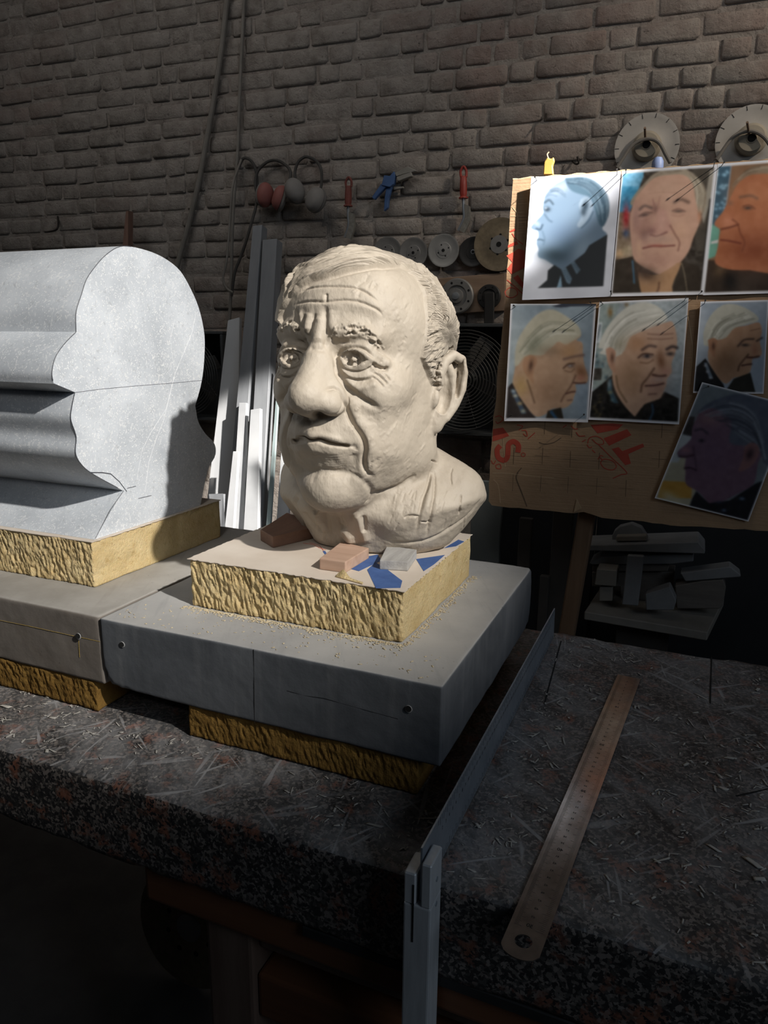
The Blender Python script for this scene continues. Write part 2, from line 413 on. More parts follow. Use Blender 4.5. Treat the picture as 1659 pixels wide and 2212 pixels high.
def foam_mat(name, c1, c2, c3):
    m, nt, b = new_mat(name); v = obj_coord(nt)
    col = mixc(nt, ramp(nt, tex_noise(nt, v, 30, 5, 0.6), [(0.35, (0, 0, 0)), (0.65, (1, 1, 1))]), c1, c2)
    col = mixc(nt, mathn(nt, 'MULTIPLY', ramp(nt, tex_noise(nt, v, 110, 3), [(0.3, (1, 1, 1)), (0.42, (0, 0, 0))]), 0.6), col, c3)
    L(nt, col, b.inputs['Base Color']); b.inputs['Roughness'].default_value = 0.9; b.inputs['Specular IOR Level'].default_value = 0.15
    b.inputs['Subsurface Weight'].default_value = 0.12; b.inputs['Subsurface Radius'].default_value = (0.004, 0.002, 0.001); b.inputs['Subsurface Scale'].default_value = 0.6
    bump(nt, b, mathn(nt, 'ADD', tex_noise(nt, obj_coord(nt, (1, 1, 0.35)), 520, 4, 0.7), tex_noise(nt, v, 260, 3, 0.7)), 0.8, 0.0022)
    return m
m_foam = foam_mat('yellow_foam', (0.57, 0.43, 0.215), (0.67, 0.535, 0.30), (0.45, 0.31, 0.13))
m_foam2 = foam_mat('shaded_ochre_foam', (0.21, 0.118, 0.030), (0.27, 0.16, 0.043), (0.15, 0.08, 0.022))  # ochre made deeper to carry the shade under the slabs
m_paper = simple_mat('foam_facing_paper', (0.55, 0.47, 0.39), (0.68, 0.61, 0.53), 9, 0.8, 0, 0.2, 0.0006)

def foam_disp(front_amp, side_amp, seed):
    def fn(P, Nn):
        Q = P * np.array([1, 1, 0.34]); Q = Q + 0.25 * P[:, [2, 0, 1]] * np.array([1, 0, 0])
        ridg = 1 - np.abs(vnoise(Q, 270, seed)) * 1.9; ridg2 = vnoise(Q, 480, seed + 3)
        rag = 0.6 * ridg + 0.4 * ridg2
        small = -np.clip(vnoise(P, 170, seed + 7) - 0.45, 0, 1) * 2.2
        f = np.clip(-Nn[:, 1] * 1.3 - 0.2, 0, 1); s = np.clip(np.abs(Nn[:, 0]) * 1.3 - 0.2, 0, 1)
        edge = 0.0010 * vnoise(P, 60, seed + 2)
        return f * (front_amp * rag + edge) + s * (side_amp * small + edge)
    return fn

# granite bench top
bench = empty('granite_bench', (0.4, 0.2, FLOOR_Z), 'granite bench with a thick red and black top on a brown wooden trestle', 'workbench')
def bench_child(o):
    o.parent = bench; o.matrix_parent_inverse = Matrix.Translation(-Vector((0.4, 0.2, FLOOR_Z))); return o
T_LO, T_HI = (-1.35, -0.107, -0.092), (1.45, 0.500, 0.0)
top = rbox_obj('bench_top', m_granite, None, T_LO, T_HI, 300, 70, 14, 0.0055, seed=31, rough=0.0006, rfreq=30)
bench_child(top)
m_trestle = simple_mat('brown_trestle_wood', (0.13, 0.050, 0.022), (0.21, 0.085, 0.036), 5, 0.55, 0, 0.3, 0.001, (0.6, 6, 6))
m_leg = simple_mat('greyish_trestle_wood', (0.12, 0.075, 0.055), (0.19, 0.13, 0.10), 5, 0.7, 0, 0.3, 0.001, (6, 6, 0.6))
for lo, hi, nm, mt in (((0.134, -0.100, -0.136), (1.30, -0.040, -0.0925), 'trestle_beam', m_trestle), ((0.134, 0.400, -0.136), (1.30, 0.460, -0.0925), 'trestle_beam', m_trestle),
                       ((0.205, -0.092, FLOOR_Z), (0.262, -0.045, -0.137), 'trestle_leg', m_leg), ((0.205, 0.410, FLOOR_Z), (0.262, 0.455, -0.137), 'trestle_leg', m_leg),
                       ((1.15, -0.092, FLOOR_Z), (1.21, -0.045, -0.137), 'trestle_leg', m_leg), ((1.15, 0.410, FLOOR_Z), (1.21, 0.455, -0.137), 'trestle_leg', m_leg),
                       ((0.263, -0.085, -0.250), (1.15, -0.050, -0.195), 'trestle_rail', m_trestle), ((0.263, -0.080, -0.166), (1.15, -0.050, -0.138), 'trestle_rail', m_leg),
                       ((0.214, -0.044, -0.250), (0.254, 0.409, -0.200), 'trestle_rail', m_leg), ((-1.30, 0.36, FLOOR_Z), (-1.20, 0.45, -0.0925), 'trestle_leg', m_leg), ((-1.30, -0.08, FLOOR_Z), (-1.20, 0.0, -0.0925), 'trestle_leg', m_leg)):
    bench_child(MB().box(lo, hi).build(nm, mt, bevel=0.004, segs=2))
m_rubber = simple_mat('black_rubber', (0.012, 0.012, 0.013), (0.03, 0.03, 0.03), 30, 0.6)
bench_child(MB().box((0.33, -0.106, -0.104), (1.30, -0.1005, -0.0926)).build('rubber_strip', m_rubber, bevel=0.001))
# sawn grooves across the granite
m_groove = simple_mat('groove_dark', (0.01, 0.01, 0.01), (0.02, 0.02, 0.02), 20, 0.9, bumps=0)
for (a, b) in (((1212, 1385), (1176, 1520)), ((1537, 1420), (1534, 1520)), ((1590, 1720), (1659, 1705))):
    A, B = on_z(*a, 0.0), on_z(*b, 0.0); d = (B - A) / np.linalg.norm(B - A); s = np.array([-d[1], d[0], 0]) * 0.0009
    nest(MB().hexa([A + s - [0, 0, .001], B + s - [0, 0, .001], B - s - [0, 0, .001], A - s - [0, 0, .001]], [A + s + [0, 0, .0006], B + s + [0, 0, .0006], B - s + [0, 0, .0006], A - s + [0, 0, .0006]]).build('sawn_groove', m_groove), top)

# lower foam, slabs, upper foam
SLAB_B, SLAB_T, FOAM_T = 0.0418, 0.129, 0.190
def foam_block(lo, hi, label, mat, fa, sa, seed, res=0.0011):
    n = [max(4, int((hi[i] - lo[i]) / res)) for i in range(3)]
    e = empty('foam_block', ((lo[0] + hi[0]) / 2, (lo[1] + hi[1]) / 2, lo[2]), label, 'foam block')
    V, F = round_box(lo, hi, n[0], max(4, n[1] // 2), n[2], 0.0016, seed=seed, disp=foam_disp(fa, sa, seed))
    o = link('foam_body', mesh_np('foam_body', V - np.array(e.location), F, True), mat, e)
    return e
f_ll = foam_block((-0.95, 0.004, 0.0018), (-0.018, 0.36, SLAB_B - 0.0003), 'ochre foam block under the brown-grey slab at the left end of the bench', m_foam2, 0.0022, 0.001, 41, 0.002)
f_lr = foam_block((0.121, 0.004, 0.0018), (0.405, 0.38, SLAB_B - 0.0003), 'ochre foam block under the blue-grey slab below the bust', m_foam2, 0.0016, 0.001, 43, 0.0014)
slab_r = empty('stone_slab', (0.215, 0.207, SLAB_B), 'thick blue-grey stone slab carrying the yellow foam and clay bust', 'stone slab', 'thick stone slabs laid on foam')
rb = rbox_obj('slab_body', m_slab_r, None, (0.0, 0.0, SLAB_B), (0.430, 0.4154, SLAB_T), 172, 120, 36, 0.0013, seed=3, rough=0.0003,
              chips=(((0.025, 0, SLAB_B), 0.05, 0.009), ((0.0, 0, SLAB_B), 0.03, 0.008), ((0.43, 0.415, SLAB_T), 0.03, 0.008), ((0.43, 0.415, SLAB_B), 0.03, 0.008), ((0.05, 0, SLAB_T), 0.05, 0.0022)))
slab_l = empty('stone_slab', (-0.48, 0.21, SLAB_B), 'brown-grey stone slab with a yellow chalk line under the profiled stone', 'stone slab', 'thick stone slabs laid on foam')
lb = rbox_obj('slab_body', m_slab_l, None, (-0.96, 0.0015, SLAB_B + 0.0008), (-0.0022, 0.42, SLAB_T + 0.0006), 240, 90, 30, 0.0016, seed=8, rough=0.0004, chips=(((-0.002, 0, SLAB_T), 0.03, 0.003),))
def part_of(o, root):
    o.parent = root; o.matrix_parent_inverse = Matrix.Translation(-Vector(root.location)); return o
part_of(rb, slab_r); part_of(lb, slab_l)
m_hole = simple_mat('hole_dark', (0.006, 0.006, 0.006), (0.012, 0.012, 0.012), 20, 1.0, bumps=0)
m_rim = simple_mat('pale_chipped_rim', (0.26, 0.26, 0.26), (0.36, 0.36, 0.36), 20, 0.9)
def drill_hole(px, py, rr, root):
    P = on_y(px, py, 0.0); M = Matrix.Translation((P[0], -0.0004, P[2])) @ Matrix.Rotation(PI / 2, 4, 'X')
    o = part_of(MB().lathe([(rr * 1.25, 0.0), (rr * 1.2, 0.0007), (rr * 0.95, 0.0008)], 18, M).build('hole_rim', m_rim), root)
    M2 = Matrix.Translation((P[0], -0.0013, P[2] + rr * 0.15)) @ Matrix.Rotation(PI / 2, 4, 'X')
    part_of(MB().lathe([(rr * 1.05, -0.002), (rr * 1.02, 0.0002)], 18, M2).build('drill_hole', m_hole), root); nest(COL.objects[-1], o)
drill_hole(883, 1531, 0.0032, slab_r); drill_hole(265, 1392, 0.0030, slab_r); drill_hole(170, 1374, 0.0034, slab_l)
def face_line(pts, rr, mat, root, name, plane):
    P = [plane(*p) for p in pts]; return part_of(MB().tube([tuple(p) for p in P], rr, 5).build(name, mat), root)
m_yel = simple_mat('yellow_chalk', (0.45, 0.30, 0.05), (0.52, 0.36, 0.08), 40, 0.9, bumps=0)
fy = lambda x, y: on_y(x, y, 0.0012)
face_line([(0, 1340), (60, 1352), (160, 1374), (216, 1386)], 0.00022, m_yel, slab_l, 'chalk_line', fy); face_line([(170, 1384), (171, 1402), (172, 1420)], 0.00022, m_yel, slab_l, 'chalk_line', fy)
face_line([(548, 1403), (549, 1480), (550, 1562)], 0.00026, m_groove, slab_r, 'saw_mark', lambda x, y: on_y(x, y, -0.0001))
face_line([(620, 1492), (660, 1503), (700, 1508), (740, 1520), (790, 1534), (860, 1553)], 0.00018, m_groove, slab_r, 'crack', lambda x, y: on_y(x, y, -0.0001))

f_ul = foam_block((-0.95, 0.0805, SLAB_T + 0.0008), (-0.0837, 0.362, 0.1922), 'long yellow foam block under the profiled grey stone', m_foam, 0.0030, 0.0008, 51, 0.0015)
f_ur = foam_block((0.0735, 0.080, SLAB_T + 0.0002), (0.3565, 0.337, FOAM_T - 0.0006), 'square yellow foam block with printed paper top under the clay bust', m_foam, 0.0032, 0.0010, 57)
# printed facing sheet on the bust's block
def sheet_poly(lo, hi, seed, n=60):
    r = random.Random(seed); pts = []
    for (a, b) in (((lo[0], lo[1]), (hi[0], lo[1])), ((hi[0], lo[1]), (hi[0], hi[1])), ((hi[0], hi[1]), (lo[0], hi[1])), ((lo[0], hi[1]), (lo[0], lo[1]))):
        for i in range(n):
            t = i / n; pts.append((a[0] + (b[0] - a[0]) * t + r.uniform(-0.0012, 0.0012), a[1] + (b[1] - a[1]) * t + r.uniform(-0.0012, 0.0012)))
    return pts
sh_ = part_of(MB().prism([(x, y, FOAM_T - 0.0004) for x, y in sheet_poly((0.0715, 0.078), (0.3585, 0.339), 3)], (0, 0, 0.0009)).build('facing_sheet', m_paper), f_ur)
part_of(MB().prism([(x, y, 0.1920) for x, y in sheet_poly((-0.95, 0.079), (-0.082, 0.364), 4)], (0, 0, 0.0009)).build('facing_sheet', m_paper), f_ul)
m_blue = simple_mat('blue_print', (0.035, 0.085, 0.25), (0.06, 0.13, 0.34), 60, 0.7, bumps=0)
m_redp = simple_mat('red_print', (0.42, 0.06, 0.03), (0.50, 0.09, 0.05), 40, 0.7, bumps=0)
def decal(polys, z, mat, name, root):
    mb = MB()
    for pl in polys: mb.prism([tuple(on_z(x, y, z)) for x, y in pl], (0, 0, 0.00025))
    return part_of(mb.build(name, mat), root)
for pl in ([(757, 1229), (790, 1203), (816, 1198), (824, 1211), (792, 1226), (775, 1234)], [(793, 1231), (811, 1215), (832, 1227), (869, 1255), (865, 1270), (812, 1271)], [(899, 1208), (961, 1199), (938, 1219), (915, 1234)], [(960, 1184), (985, 1180), (1003, 1170), (990, 1166)]):
    decal([pl], 0.1906, m_blue, 'blue_print', f_ur)
decal([[(697, 1191), (702, 1190), (708, 1199), (703, 1200)]], 0.1906, m_blue, 'blue_print', f_ur)
def sheet_line(pts, rr, mat, name): return part_of(MB().tube([tuple(on_z(x, y, 0.1904)) for x, y in pts], rr, 5).build(name, mat), f_ur)
sheet_line([(655, 1174), (678, 1177), (690, 1184), (704, 1188)], 0.0006, m_redp, 'red_mark'); sheet_line([(668, 1172), (690, 1178), (700, 1192)], 0.0005, m_redp, 'red_mark')

# stone sawn to the outline of a head
PROF = [(0.0892, 0.1931), (0.1485, 0.2482), (0.0960, 0.2805), (0.0773, 0.2972), (0.0706, 0.3124), (0.0739, 0.332), (0.0679, 0.3542), (0.0711, 0.3689), (0.0780, 0.3867), (0.0466, 0.3992), (0.0455, 0.4124), (0.0529, 0.4305), (0.0693, 0.4468), (0.0887, 0.4605)]
PROF2 = [(0.0887, 0.4605), (0.0914, 0.4844), (0.1022, 0.5053), (0.113, 0.5248), (0.1308, 0.5427), (0.1488, 0.5569), (0.1715, 0.569), (0.195, 0.5725), (0.2348, 0.5702), (0.2672, 0.5633), (0.2964, 0.5503), (0.3187, 0.5274), (0.3376, 0.4979), (0.3480, 0.4594), (0.3443, 0.4198), (0.3345, 0.3856), (0.3167, 0.352)]
PROF3 = [(0.3167, 0.352), (0.3217, 0.3271), (0.3379, 0.3063), (0.361, 0.2871), (0.3621, 0.2671), (0.3392, 0.2446), (0.3172, 0.1931)]
def seg(p, n): return [tuple(x) for x in catmull(p, n)]
prof = [PROF[0], PROF[1]] + seg(PROF[1:9], 40)[1:] + seg(PROF[8:10], 4)[1:] + seg(PROF[9:14], 26)[1:] + seg(PROF2, 60)[1:] + seg(PROF3, 24)[1:]
def stone_mat():
    m, nt, b = new_mat('bluestone'); v = obj_coord(nt)
    col = ramp(nt, tex_noise(nt, v, 11, 6, 0.6), [(0.32, (0.43, 0.465, 0.51)), (0.66, (0.60, 0.64, 0.69))])
    vo = N(nt, 'ShaderNodeTexVoronoi'); vo.inputs['Scale'].default_value = 330; L(nt, v, vo.inputs['Vector'])
    sep = N(nt, 'ShaderNodeSeparateColor'); L(nt, vo.outputs['Color'], sep.inputs[0])
    spk = mathn(nt, 'MULTIPLY', ramp(nt, vo.outputs['Distance'], [(0.16, (1, 1, 1)), (0.30, (0, 0, 0))]), ramp(nt, sep.outputs[0], [(0.60, (0, 0, 0)), (0.64, (1, 1, 1))]))
    col = mixc(nt, mathn(nt, 'MULTIPLY', spk, 0.8), col, (0.84, 0.85, 0.86))
    crl = ramp(nt, tex_noise(nt, v, 90, 5, 0.65, 3.0), [(0.56, (0, 0, 0)), (0.62, (1, 1, 1))]); col = mixc(nt, mathn(nt, 'MULTIPLY', crl, 0.6), col, (0.78, 0.79, 0.80))
    drk = ramp(nt, tex_noise(nt, v, 150, 4, 0.7), [(0.34, (1, 1, 1)), (0.42, (0, 0, 0))]); col = mixc(nt, mathn(nt, 'MULTIPLY', drk, 0.4), col, (0.33, 0.35, 0.375))
    L(nt, col, b.inputs['Base Color']); b.inputs['Roughness'].default_value = 0.6; b.inputs['Specular IOR Level'].default_value = 0.35
    bump(nt, b, tex_noise(nt, v, 120, 5, 0.7), 0.12, 0.0010)
    return m
m_stone = stone_mat()
stone = empty('profiled_stone', (-0.5, 0.21, 0.1931), 'pale grey stone block sawn to the outline of a head on long yellow foam', 'stone block')
XS = np.linspace(-0.088, -0.94, 30); n = len(prof); V = []; F = []
wob = np.random.default_rng(4)
for i, x in enumerate(XS):
    for (y, z) in prof: V.append((x, y, z))
V = np.array(V); 
for i in range(len(XS) - 1):
    for j in range(n):
        a, b_ = i * n + j, i * n + (j + 1) % n; F.append((a, b_, b_ + n, a + n))
F.append(tuple(range(n))[::-1]); F.append(tuple((len(XS) - 1) * n + j for j in range(n)))
me = bpy.data.meshes.new('stone_body'); me.from_pydata([tuple(map(float, p)) for p in V], [], F); me.update()
bm = bmesh.new(); bm.from_mesh(me); bmesh.ops.recalc_face_normals(bm, faces=bm.faces); bm.to_mesh(me); bm.free()
me.polygons.foreach_set('use_smooth', np.ones(len(me.polygons), bool)); me.set_sharp_from_angle(angle=0.5)
part_of(link('stone_body', me, m_stone), stone)
m_pencil = simple_mat('pencil_grey', (0.05, 0.055, 0.07), (0.08, 0.085, 0.10), 30, 0.6, bumps=0)
m_vein = simple_mat('calcite_white', (0.72, 0.73, 0.74), (0.8, 0.8, 0.8), 30, 0.7, bumps=0)
fx = lambda x, y: on_x(x, y, -0.0879)
K2 = lambda pts: [(x / 2.676, 480 + y / 2.676) for x, y in pts]
face_line(K2([(432, 985), (580, 965), (800, 945), (1000, 930), (1170, 914)]), 0.00028, m_pencil, stone, 'pencil_line', fx)
face_line(K2([(525, 1447), (590, 1447), (640, 1455), (690, 1500), (732, 1556)]), 0.0007, m_pencil, stone, 'pencil_line', fx)
face_line(K2([(715, 1552), (640, 1660), (550, 1830)]), 0.0004, m_pencil, stone, 'pencil_line', fx); face_line(K2([(735, 1538), (785, 1526)]), 0.0004, m_pencil, stone, 'pencil_line', fx); face_line(K2([(800, 1597), (875, 1580)]), 0.0004, m_pencil, stone, 'pencil_line', fx)
P3 = [(-0.0879, y, z) for y, z in prof]
part_of(MB().tube(P3[45:95], 0.00045, 5).build('pencil_line', m_pencil), stone); part_of(MB().tube(P3[2:44], 0.00055, 5).build('pencil_line', m_pencil), stone)
face_line(K2([(1130, 540), (1110, 640), (1060, 760), (1010, 880), (980, 1010), (945, 1150), (900, 1260), (860, 1390), (840, 1560)]), 0.00018, m_vein, stone, 'calcite_vein', fx)
face_line(K2([(1010, 560), (985, 680), (1010, 880), (960, 1080), (870, 1220), (820, 1320), (790, 1500)]), 0.00014, m_vein, stone, 'calcite_vein', fx)
# ------------------------------------------------------------------ small things on the bench and foam
def text_mesh(body, size, bold=0.0):
    cu = bpy.data.curves.new('txt', 'FONT'); cu.body = body; cu.size = size; cu.align_x = 'CENTER'; cu.align_y = 'CENTER'; cu.offset = bold; cu.resolution_u = 3
    o = bpy.data.objects.new('txt', cu); COL.objects.link(o)
    me = bpy.data.meshes.new_from_object(o); bpy.data.objects.remove(o); bpy.data.curves.remove(cu)
    v = [tuple(x.co) for x in me.vertices]; f = [tuple(p.vertices) for p in me.polygons]; bpy.data.meshes.remove(me)
    return v, f
# steel rule, 50 cm, its holed end over the bench edge
m_rule, nt, b = new_mat('worn_steel_rule'); v = obj_coord(nt)
L(nt, ramp(nt, tex_noise(nt, v, 60, 5), [(0.3, (0.24, 0.21, 0.19)), (0.7, (0.36, 0.325, 0.30))]), b.inputs['Base Color']); b.inputs['Metallic'].default_value = 0.95
L(nt, ramp(nt, tex_noise(nt, v, 24, 4), [(0.35, (0.12, 0.12, 0.12)), (0.75, (0.26, 0.26, 0.26))]), b.inputs['Roughness'])
A = on_z(1359, 1462, 0.002); Bp = on_z(1143, 2003, 0.002); dirv = (Bp - A) / np.linalg.norm(Bp - A)
rule = empty('steel_rule', tuple(A - np.array([0, 0, 0.001])), 'steel rule with a hole lying across the dusty granite beside the steel square', 'ruler', rot=(0, 0, math.atan2(dirv[1], dirv[0])))
hw = 0.0152
def rule_outline():
    pts = [(0, -hw), (0.522, -hw)]
    for i in range(9):
        t = -1 + 2 * i / 8; pts.append((0.522 + 0.010 * math.sqrt(max(0, 1 - t * t * 0.98)), hw * t))
    return pts + [(0.522, hw), (0, hw)]
bm = bmesh.new()
outer = [bm.verts.new((x, y, 0.0012)) for x, y in rule_outline()]; cx = 0.514
hole = [bm.verts.new((cx + 0.0068 * math.cos(a), 0.0068 * math.sin(a), 0.0012)) for a in np.linspace(0, 2 * PI, 22, endpoint=False)]
def loop_edges(vs): return [bm.edges.new((vs[i], vs[(i + 1) % len(vs)])) for i in range(len(vs))]
bmesh.ops.remove_doubles(bm, verts=outer, dist=1e-6); outer = [q for q in outer if q.is_valid]
res = bmesh.ops.triangle_fill(bm, use_beauty=True, use_dissolve=False, edges=loop_edges(outer) + loop_edges(hole))
ext = bmesh.ops.extrude_face_region(bm, geom=list(bm.faces)); bmesh.ops.translate(bm, verts=[g for g in ext['geom'] if isinstance(g, bmesh.types.BMVert)], vec=(0, 0, -0.0011))
bmesh.ops.recalc_face_normals(bm, faces=bm.faces)
me = bpy.data.meshes.new('rule_blade'); bm.to_mesh(me); bm.free(); rb_ = link('rule_blade', me, m_rule, rule)
m_ink = simple_mat('etched_black', (0.012, 0.012, 0.012), (0.025, 0.025, 0.025), 50, 0.6, bumps=0)
mb = MB()
for i in range(1, 501):
    ln = 0.0062 if i % 10 == 0 else (0.0048 if i % 5 == 0 else 0.0034)
    for s in (-1, 1):
        if s < 0 or i % 2 == 0: mb.add([(i * .001 - .00008, s * hw * .78, .00125), (i * .001 + .00008, s * hw * .78, .00125), (i * .001 + .00008, s * (hw * .78 - ln), .00125), (i * .001 - .00008, s * (hw * .78 - ln), .00125)], [(0, 1, 2, 3)])
nest(mb.build('graduations', m_ink), rb_)['kind'] = 'stuff'
mb = MB()
for i in range(1, 51):
    big = i % 10 == 0; vv, ff = text_mesh(str(i), 0.0052 if big else 0.0034, 0.00014 if big else 0.0)
    mb.add([(i * 0.01 - 0.0026 + (-y), x + (0.0 if big else 0.0006), 0.00126) if False else (i * 0.01 - 0.0030 + y * 0 + x * 0.0 + (-y), -x, 0.00126) for x, y, z in vv], ff)
nest(mb.build('numerals', m_ink), rb_)['kind'] = 'stuff'
# steel try square hooked over the bench front
m_steel, nt, b = new_mat('grey_blade_steel'); v = obj_coord(nt)
L(nt, ramp(nt, tex_noise(nt, v, 30, 5), [(0.3, (0.30, 0.34, 0.39)), (0.7, (0.42, 0.46, 0.51))]), b.inputs['Base Color']); b.inputs['Metallic'].default_value = 0.55; b.inputs['Roughness'].default_value = 0.5
bump(nt, b, tex_noise(nt, obj_coord(nt, (40, 4, 40)), 6, 3), 0.15, 0.0005)
m_stock = simple_mat('brushed_stock_metal', (0.52, 0.54, 0.56), (0.64, 0.66, 0.68), 20, 0.5, 0.15, 0.2, 0.0004, (8, 8, 1))
sq = empty('try_square', (0.456, -0.112, -0.45), 'large steel try square, blade on edge on the bench and stock hanging down its front', 'try square')
bl_ = part_of(MB().prism([(0.4572, -0.130, 0.0015), (0.4572, 0.4720, 0.0015), (0.4572, 0.4660, 0.0520), (0.4572, -0.130, 0.0520)], (0.0016, 0, 0)).build('blade', m_steel), sq)
mb = MB()
for i in range(1, 112):
    y = -0.095 + i * 0.005; ln = 0.008 if i % 2 == 0 else 0.005
    mb.box((0.4587, y - 0.00015, 0.051 - ln), (0.45895, y + 0.00015, 0.051)); mb.box((0.4587, y - 0.00015, 0.003), (0.45895, y + 0.00015, 0.003 + ln))
nest(mb.build('graduations', m_ink), bl_)['kind'] = 'stuff'
mb = MB()
for i in range(2, 54):
    vv, ff = text_mesh(str(i), 0.0052); mb.add([(0.45905, -0.0985 + i * 0.01 + x, 0.036 + y) for x, y, z in vv], ff)
nest(mb.build('numerals', m_ink), bl_)['kind'] = 'stuff'
stk_ = part_of(MB().box((0.4452, -0.1360, -0.45), (0.4690, -0.1085, 0.0005)).build('stock', m_stock, bevel=0.0016, segs=2), sq)
nest(MB().box((0.4452, -0.1360, 0.0005), (0.4556, -0.1085, 0.0300)).build('stock_cheek', m_stock, bevel=0.0012), stk_); nest(MB().box((0.4602, -0.1360, 0.0005), (0.4690, -0.1085, 0.0420)).build('stock_cheek', m_stock, bevel=0.0012), stk_)
for z in (0.020, -0.004): part_of(MB().lathe([(0.0022, 0), (0.0022, 0.0096), (0.0012, 0.0099)], 12, Matrix.Translation((0.4600, -0.122, z)) @ Matrix.Rotation(PI / 2, 4, 'Y')).build('rivet', m_steel), sq)
part_of(MB().box((0.4530, -0.1364, -0.036), (0.4545, -0.1355, 0.020)).build('slot', m_hole), sq)

# wood and stone blocks around the bust
m_w1 = simple_mat('reddish_brown_wood', (0.14, 0.072, 0.046), (0.21, 0.115, 0.075), 7, 0.6, 0, 0.25, 0.0006, (10, 1, 10))
m_w2 = simple_mat('pinkish_wood', (0.38, 0.24, 0.17), (0.50, 0.345, 0.26), 8, 0.6, 0, 0.25, 0.0006, (1, 9, 9))
m_w3 = simple_mat('grey_dusty_stone_offcut', (0.30, 0.29, 0.28), (0.46, 0.45, 0.43), 12, 0.8, 0, 0.5, 0.0008, (9, 1, 9))
FS = FOAM_T + 0.0007
def quad_block(name, px4, h, mat, label, cat, bev=0.0012, tilt=0):
    base = [on_z(x, y, FS) for x, y in px4]; top = [p + np.array([0, 0, h]) for p in base]
    c = np.mean(base, 0); o = MB().hexa([p - c for p in base], [p - c for p in top]).build(name, mat, bevel=bev, segs=2); o.location = c
    return tag(o, label, cat)
quad_block('wooden_wedge', [(563, 1168), (590, 1184), (700, 1158), (620, 1129)], 0.0155, m_w1, 'dark reddish wooden block pushed under the shoulder of the bust', 'wood block')
quad_block('wooden_block', [(690, 1230), (746, 1238), (797, 1206), (737, 1192)], 0.0135, m_w2, 'small pinkish wooden block on the paper in front of the bust', 'wood block')
quad_block('stone_offcut', [(820, 1230), (881, 1234), (900, 1206), (836, 1197)], 0.0115, m_w3, 'small grey ridged block under the front edge of the bust', 'stone offcut')
# shaving curl on the paper
c = on_z(752, 1250, FS); mb = MB(); pts = []
for i in range(14):
    t = i / 13; P = on_z(724 + 58 * t, 1247 + 16 * t, FS); hgt = 0.0075 * math.exp(-((t - 0.22) / 0.16) ** 2) + 0.0012
    pts.append((P, hgt))
V = []; F = []
for i, (P, hgt) in enumerate(pts):
    wdt = 0.006 * (1 - 0.7 * i / 13); V += [tuple(P - c + [0, 0.001, 0.0002]), tuple(P - c + [0, 0.001 + wdt, hgt]), tuple(P - c + [0, 0.0016 + wdt, hgt + 0.0006]), tuple(P - c + [0, 0.0006, 0.001])]
for i in range(13):
    for k in range(4): F.append((i * 4 + k, i * 4 + (k + 1) % 4, i * 4 + 4 + (k + 1) % 4, i * 4 + 4 + k))
F += [(3, 2, 1, 0), (52, 53, 54, 55)]
o = MB().add(V, F).build('foam_shaving', m_foam, smooth=True); o.location = c; tag(o, 'curled yellow foam shaving on the printed paper before the pinkish block', 'shaving')

# foam crumbs around the blocks, chips and dust on the granite
def crumbs(name, centres, smin, smax, z, mat, label, cat, flat=0.5, seed=1, long_=1.0):
    r = random.Random(seed); V = []; F = []
    for (x, y) in centres:
        s = r.uniform(smin, smax); a = r.uniform(0, PI); lx = s * r.uniform(1, 1 + long_); ly = s * r.uniform(0.5, 1); h = s * flat * r.uniform(0.5, 1.2)
        ca, sa = math.cos(a), math.sin(a); k = len(V)
        for (px, py, pz) in ((-lx, -ly * .6, 0), (lx * .8, -ly, 0), (lx, ly * .7, 0), (-lx * .7, ly, 0), (-lx * .6, -ly * .4, h), (lx * .5, -ly * .5, h * .8), (lx * .6, ly * .4, h), (-lx * .5, ly * .5, h * .7)):
            V.append((x + px * ca - py * sa, y + px * sa + py * ca, z + pz))
        F += [tuple(k + i for i in q) for q in ((0, 3, 2, 1), (4, 5, 6, 7), (0, 1, 5, 4), (1, 2, 6, 5), (2, 3, 7, 6), (3, 0, 4, 7))]
    o = link(name, mesh_np(name, np.array(V), np.array(F)), mat); return tag(o, label, cat, kind='stuff')
r_ = random.Random(12); cs = []
for i in range(1500):
    t = r_.random()
    if t < 0.62: cs.append((r_.uniform(0.066, 0.362), 0.078 - abs(r_.gauss(0, 0.0055)) - 0.0015))
    elif t < 0.9: cs.append((0.3580 + abs(r_.gauss(0, 0.0045)) + 0.001, r_.uniform(0.075, 0.34)))
    else: cs.append((r_.uniform(0.01, 0.41), r_.uniform(0.008, 0.07)))
m_crumb = simple_mat('pale_foam_crumbs', (0.52, 0.43, 0.28), (0.64, 0.55, 0.38), 60, 0.9, bumps=0)
crumbs('foam_crumbs', cs, 0.0004, 0.0013, SLAB_T + 0.0003, m_crumb, 'yellow foam crumbs strewn around the foot of the bust foam block', 'crumbs', 0.6, 2, 1.4)
cs = []
for i in range(2600):
    x = r_.uniform(-0.25, 0.95); y = r_.uniform(-0.095, 0.49)
    if -0.03 < x < 0.44 and y > -0.005: continue
    if abs(x - 0.457) < 0.012: continue
    P = np.array([x, y]) - A[:2]; al = P @ dirv[:2]; pe = abs(P[0] * dirv[1] - P[1] * dirv[0])
    if pe < 0.02 and 0 < al < 0.53: continue
    if vnoise(np.array([[x, y, 0.3]]), 9, 4)[0] < -0.25 and r_.random() < 0.8: continue
    cs.append((x, y))
m_chip = simple_mat('pale_stone_chips', (0.48, 0.46, 0.42), (0.64, 0.61, 0.56), 60, 0.9, bumps=0)
crumbs('stone_chips', cs, 0.0005, 0.0017, 0.0011, m_chip, 'pale stone chips and shavings scattered over the granite bench top', 'chips', 0.25, 3, 2.6)
fl_ = [(x, y) for x, y in cs if r_.random() < 0.07]
crumbs('plaster_flakes', fl_, 0.0014, 0.0034, 0.0013, m_chip, 'larger pale flakes lying among the chips on the granite bench top', 'flakes', 0.12, 9, 2.2)
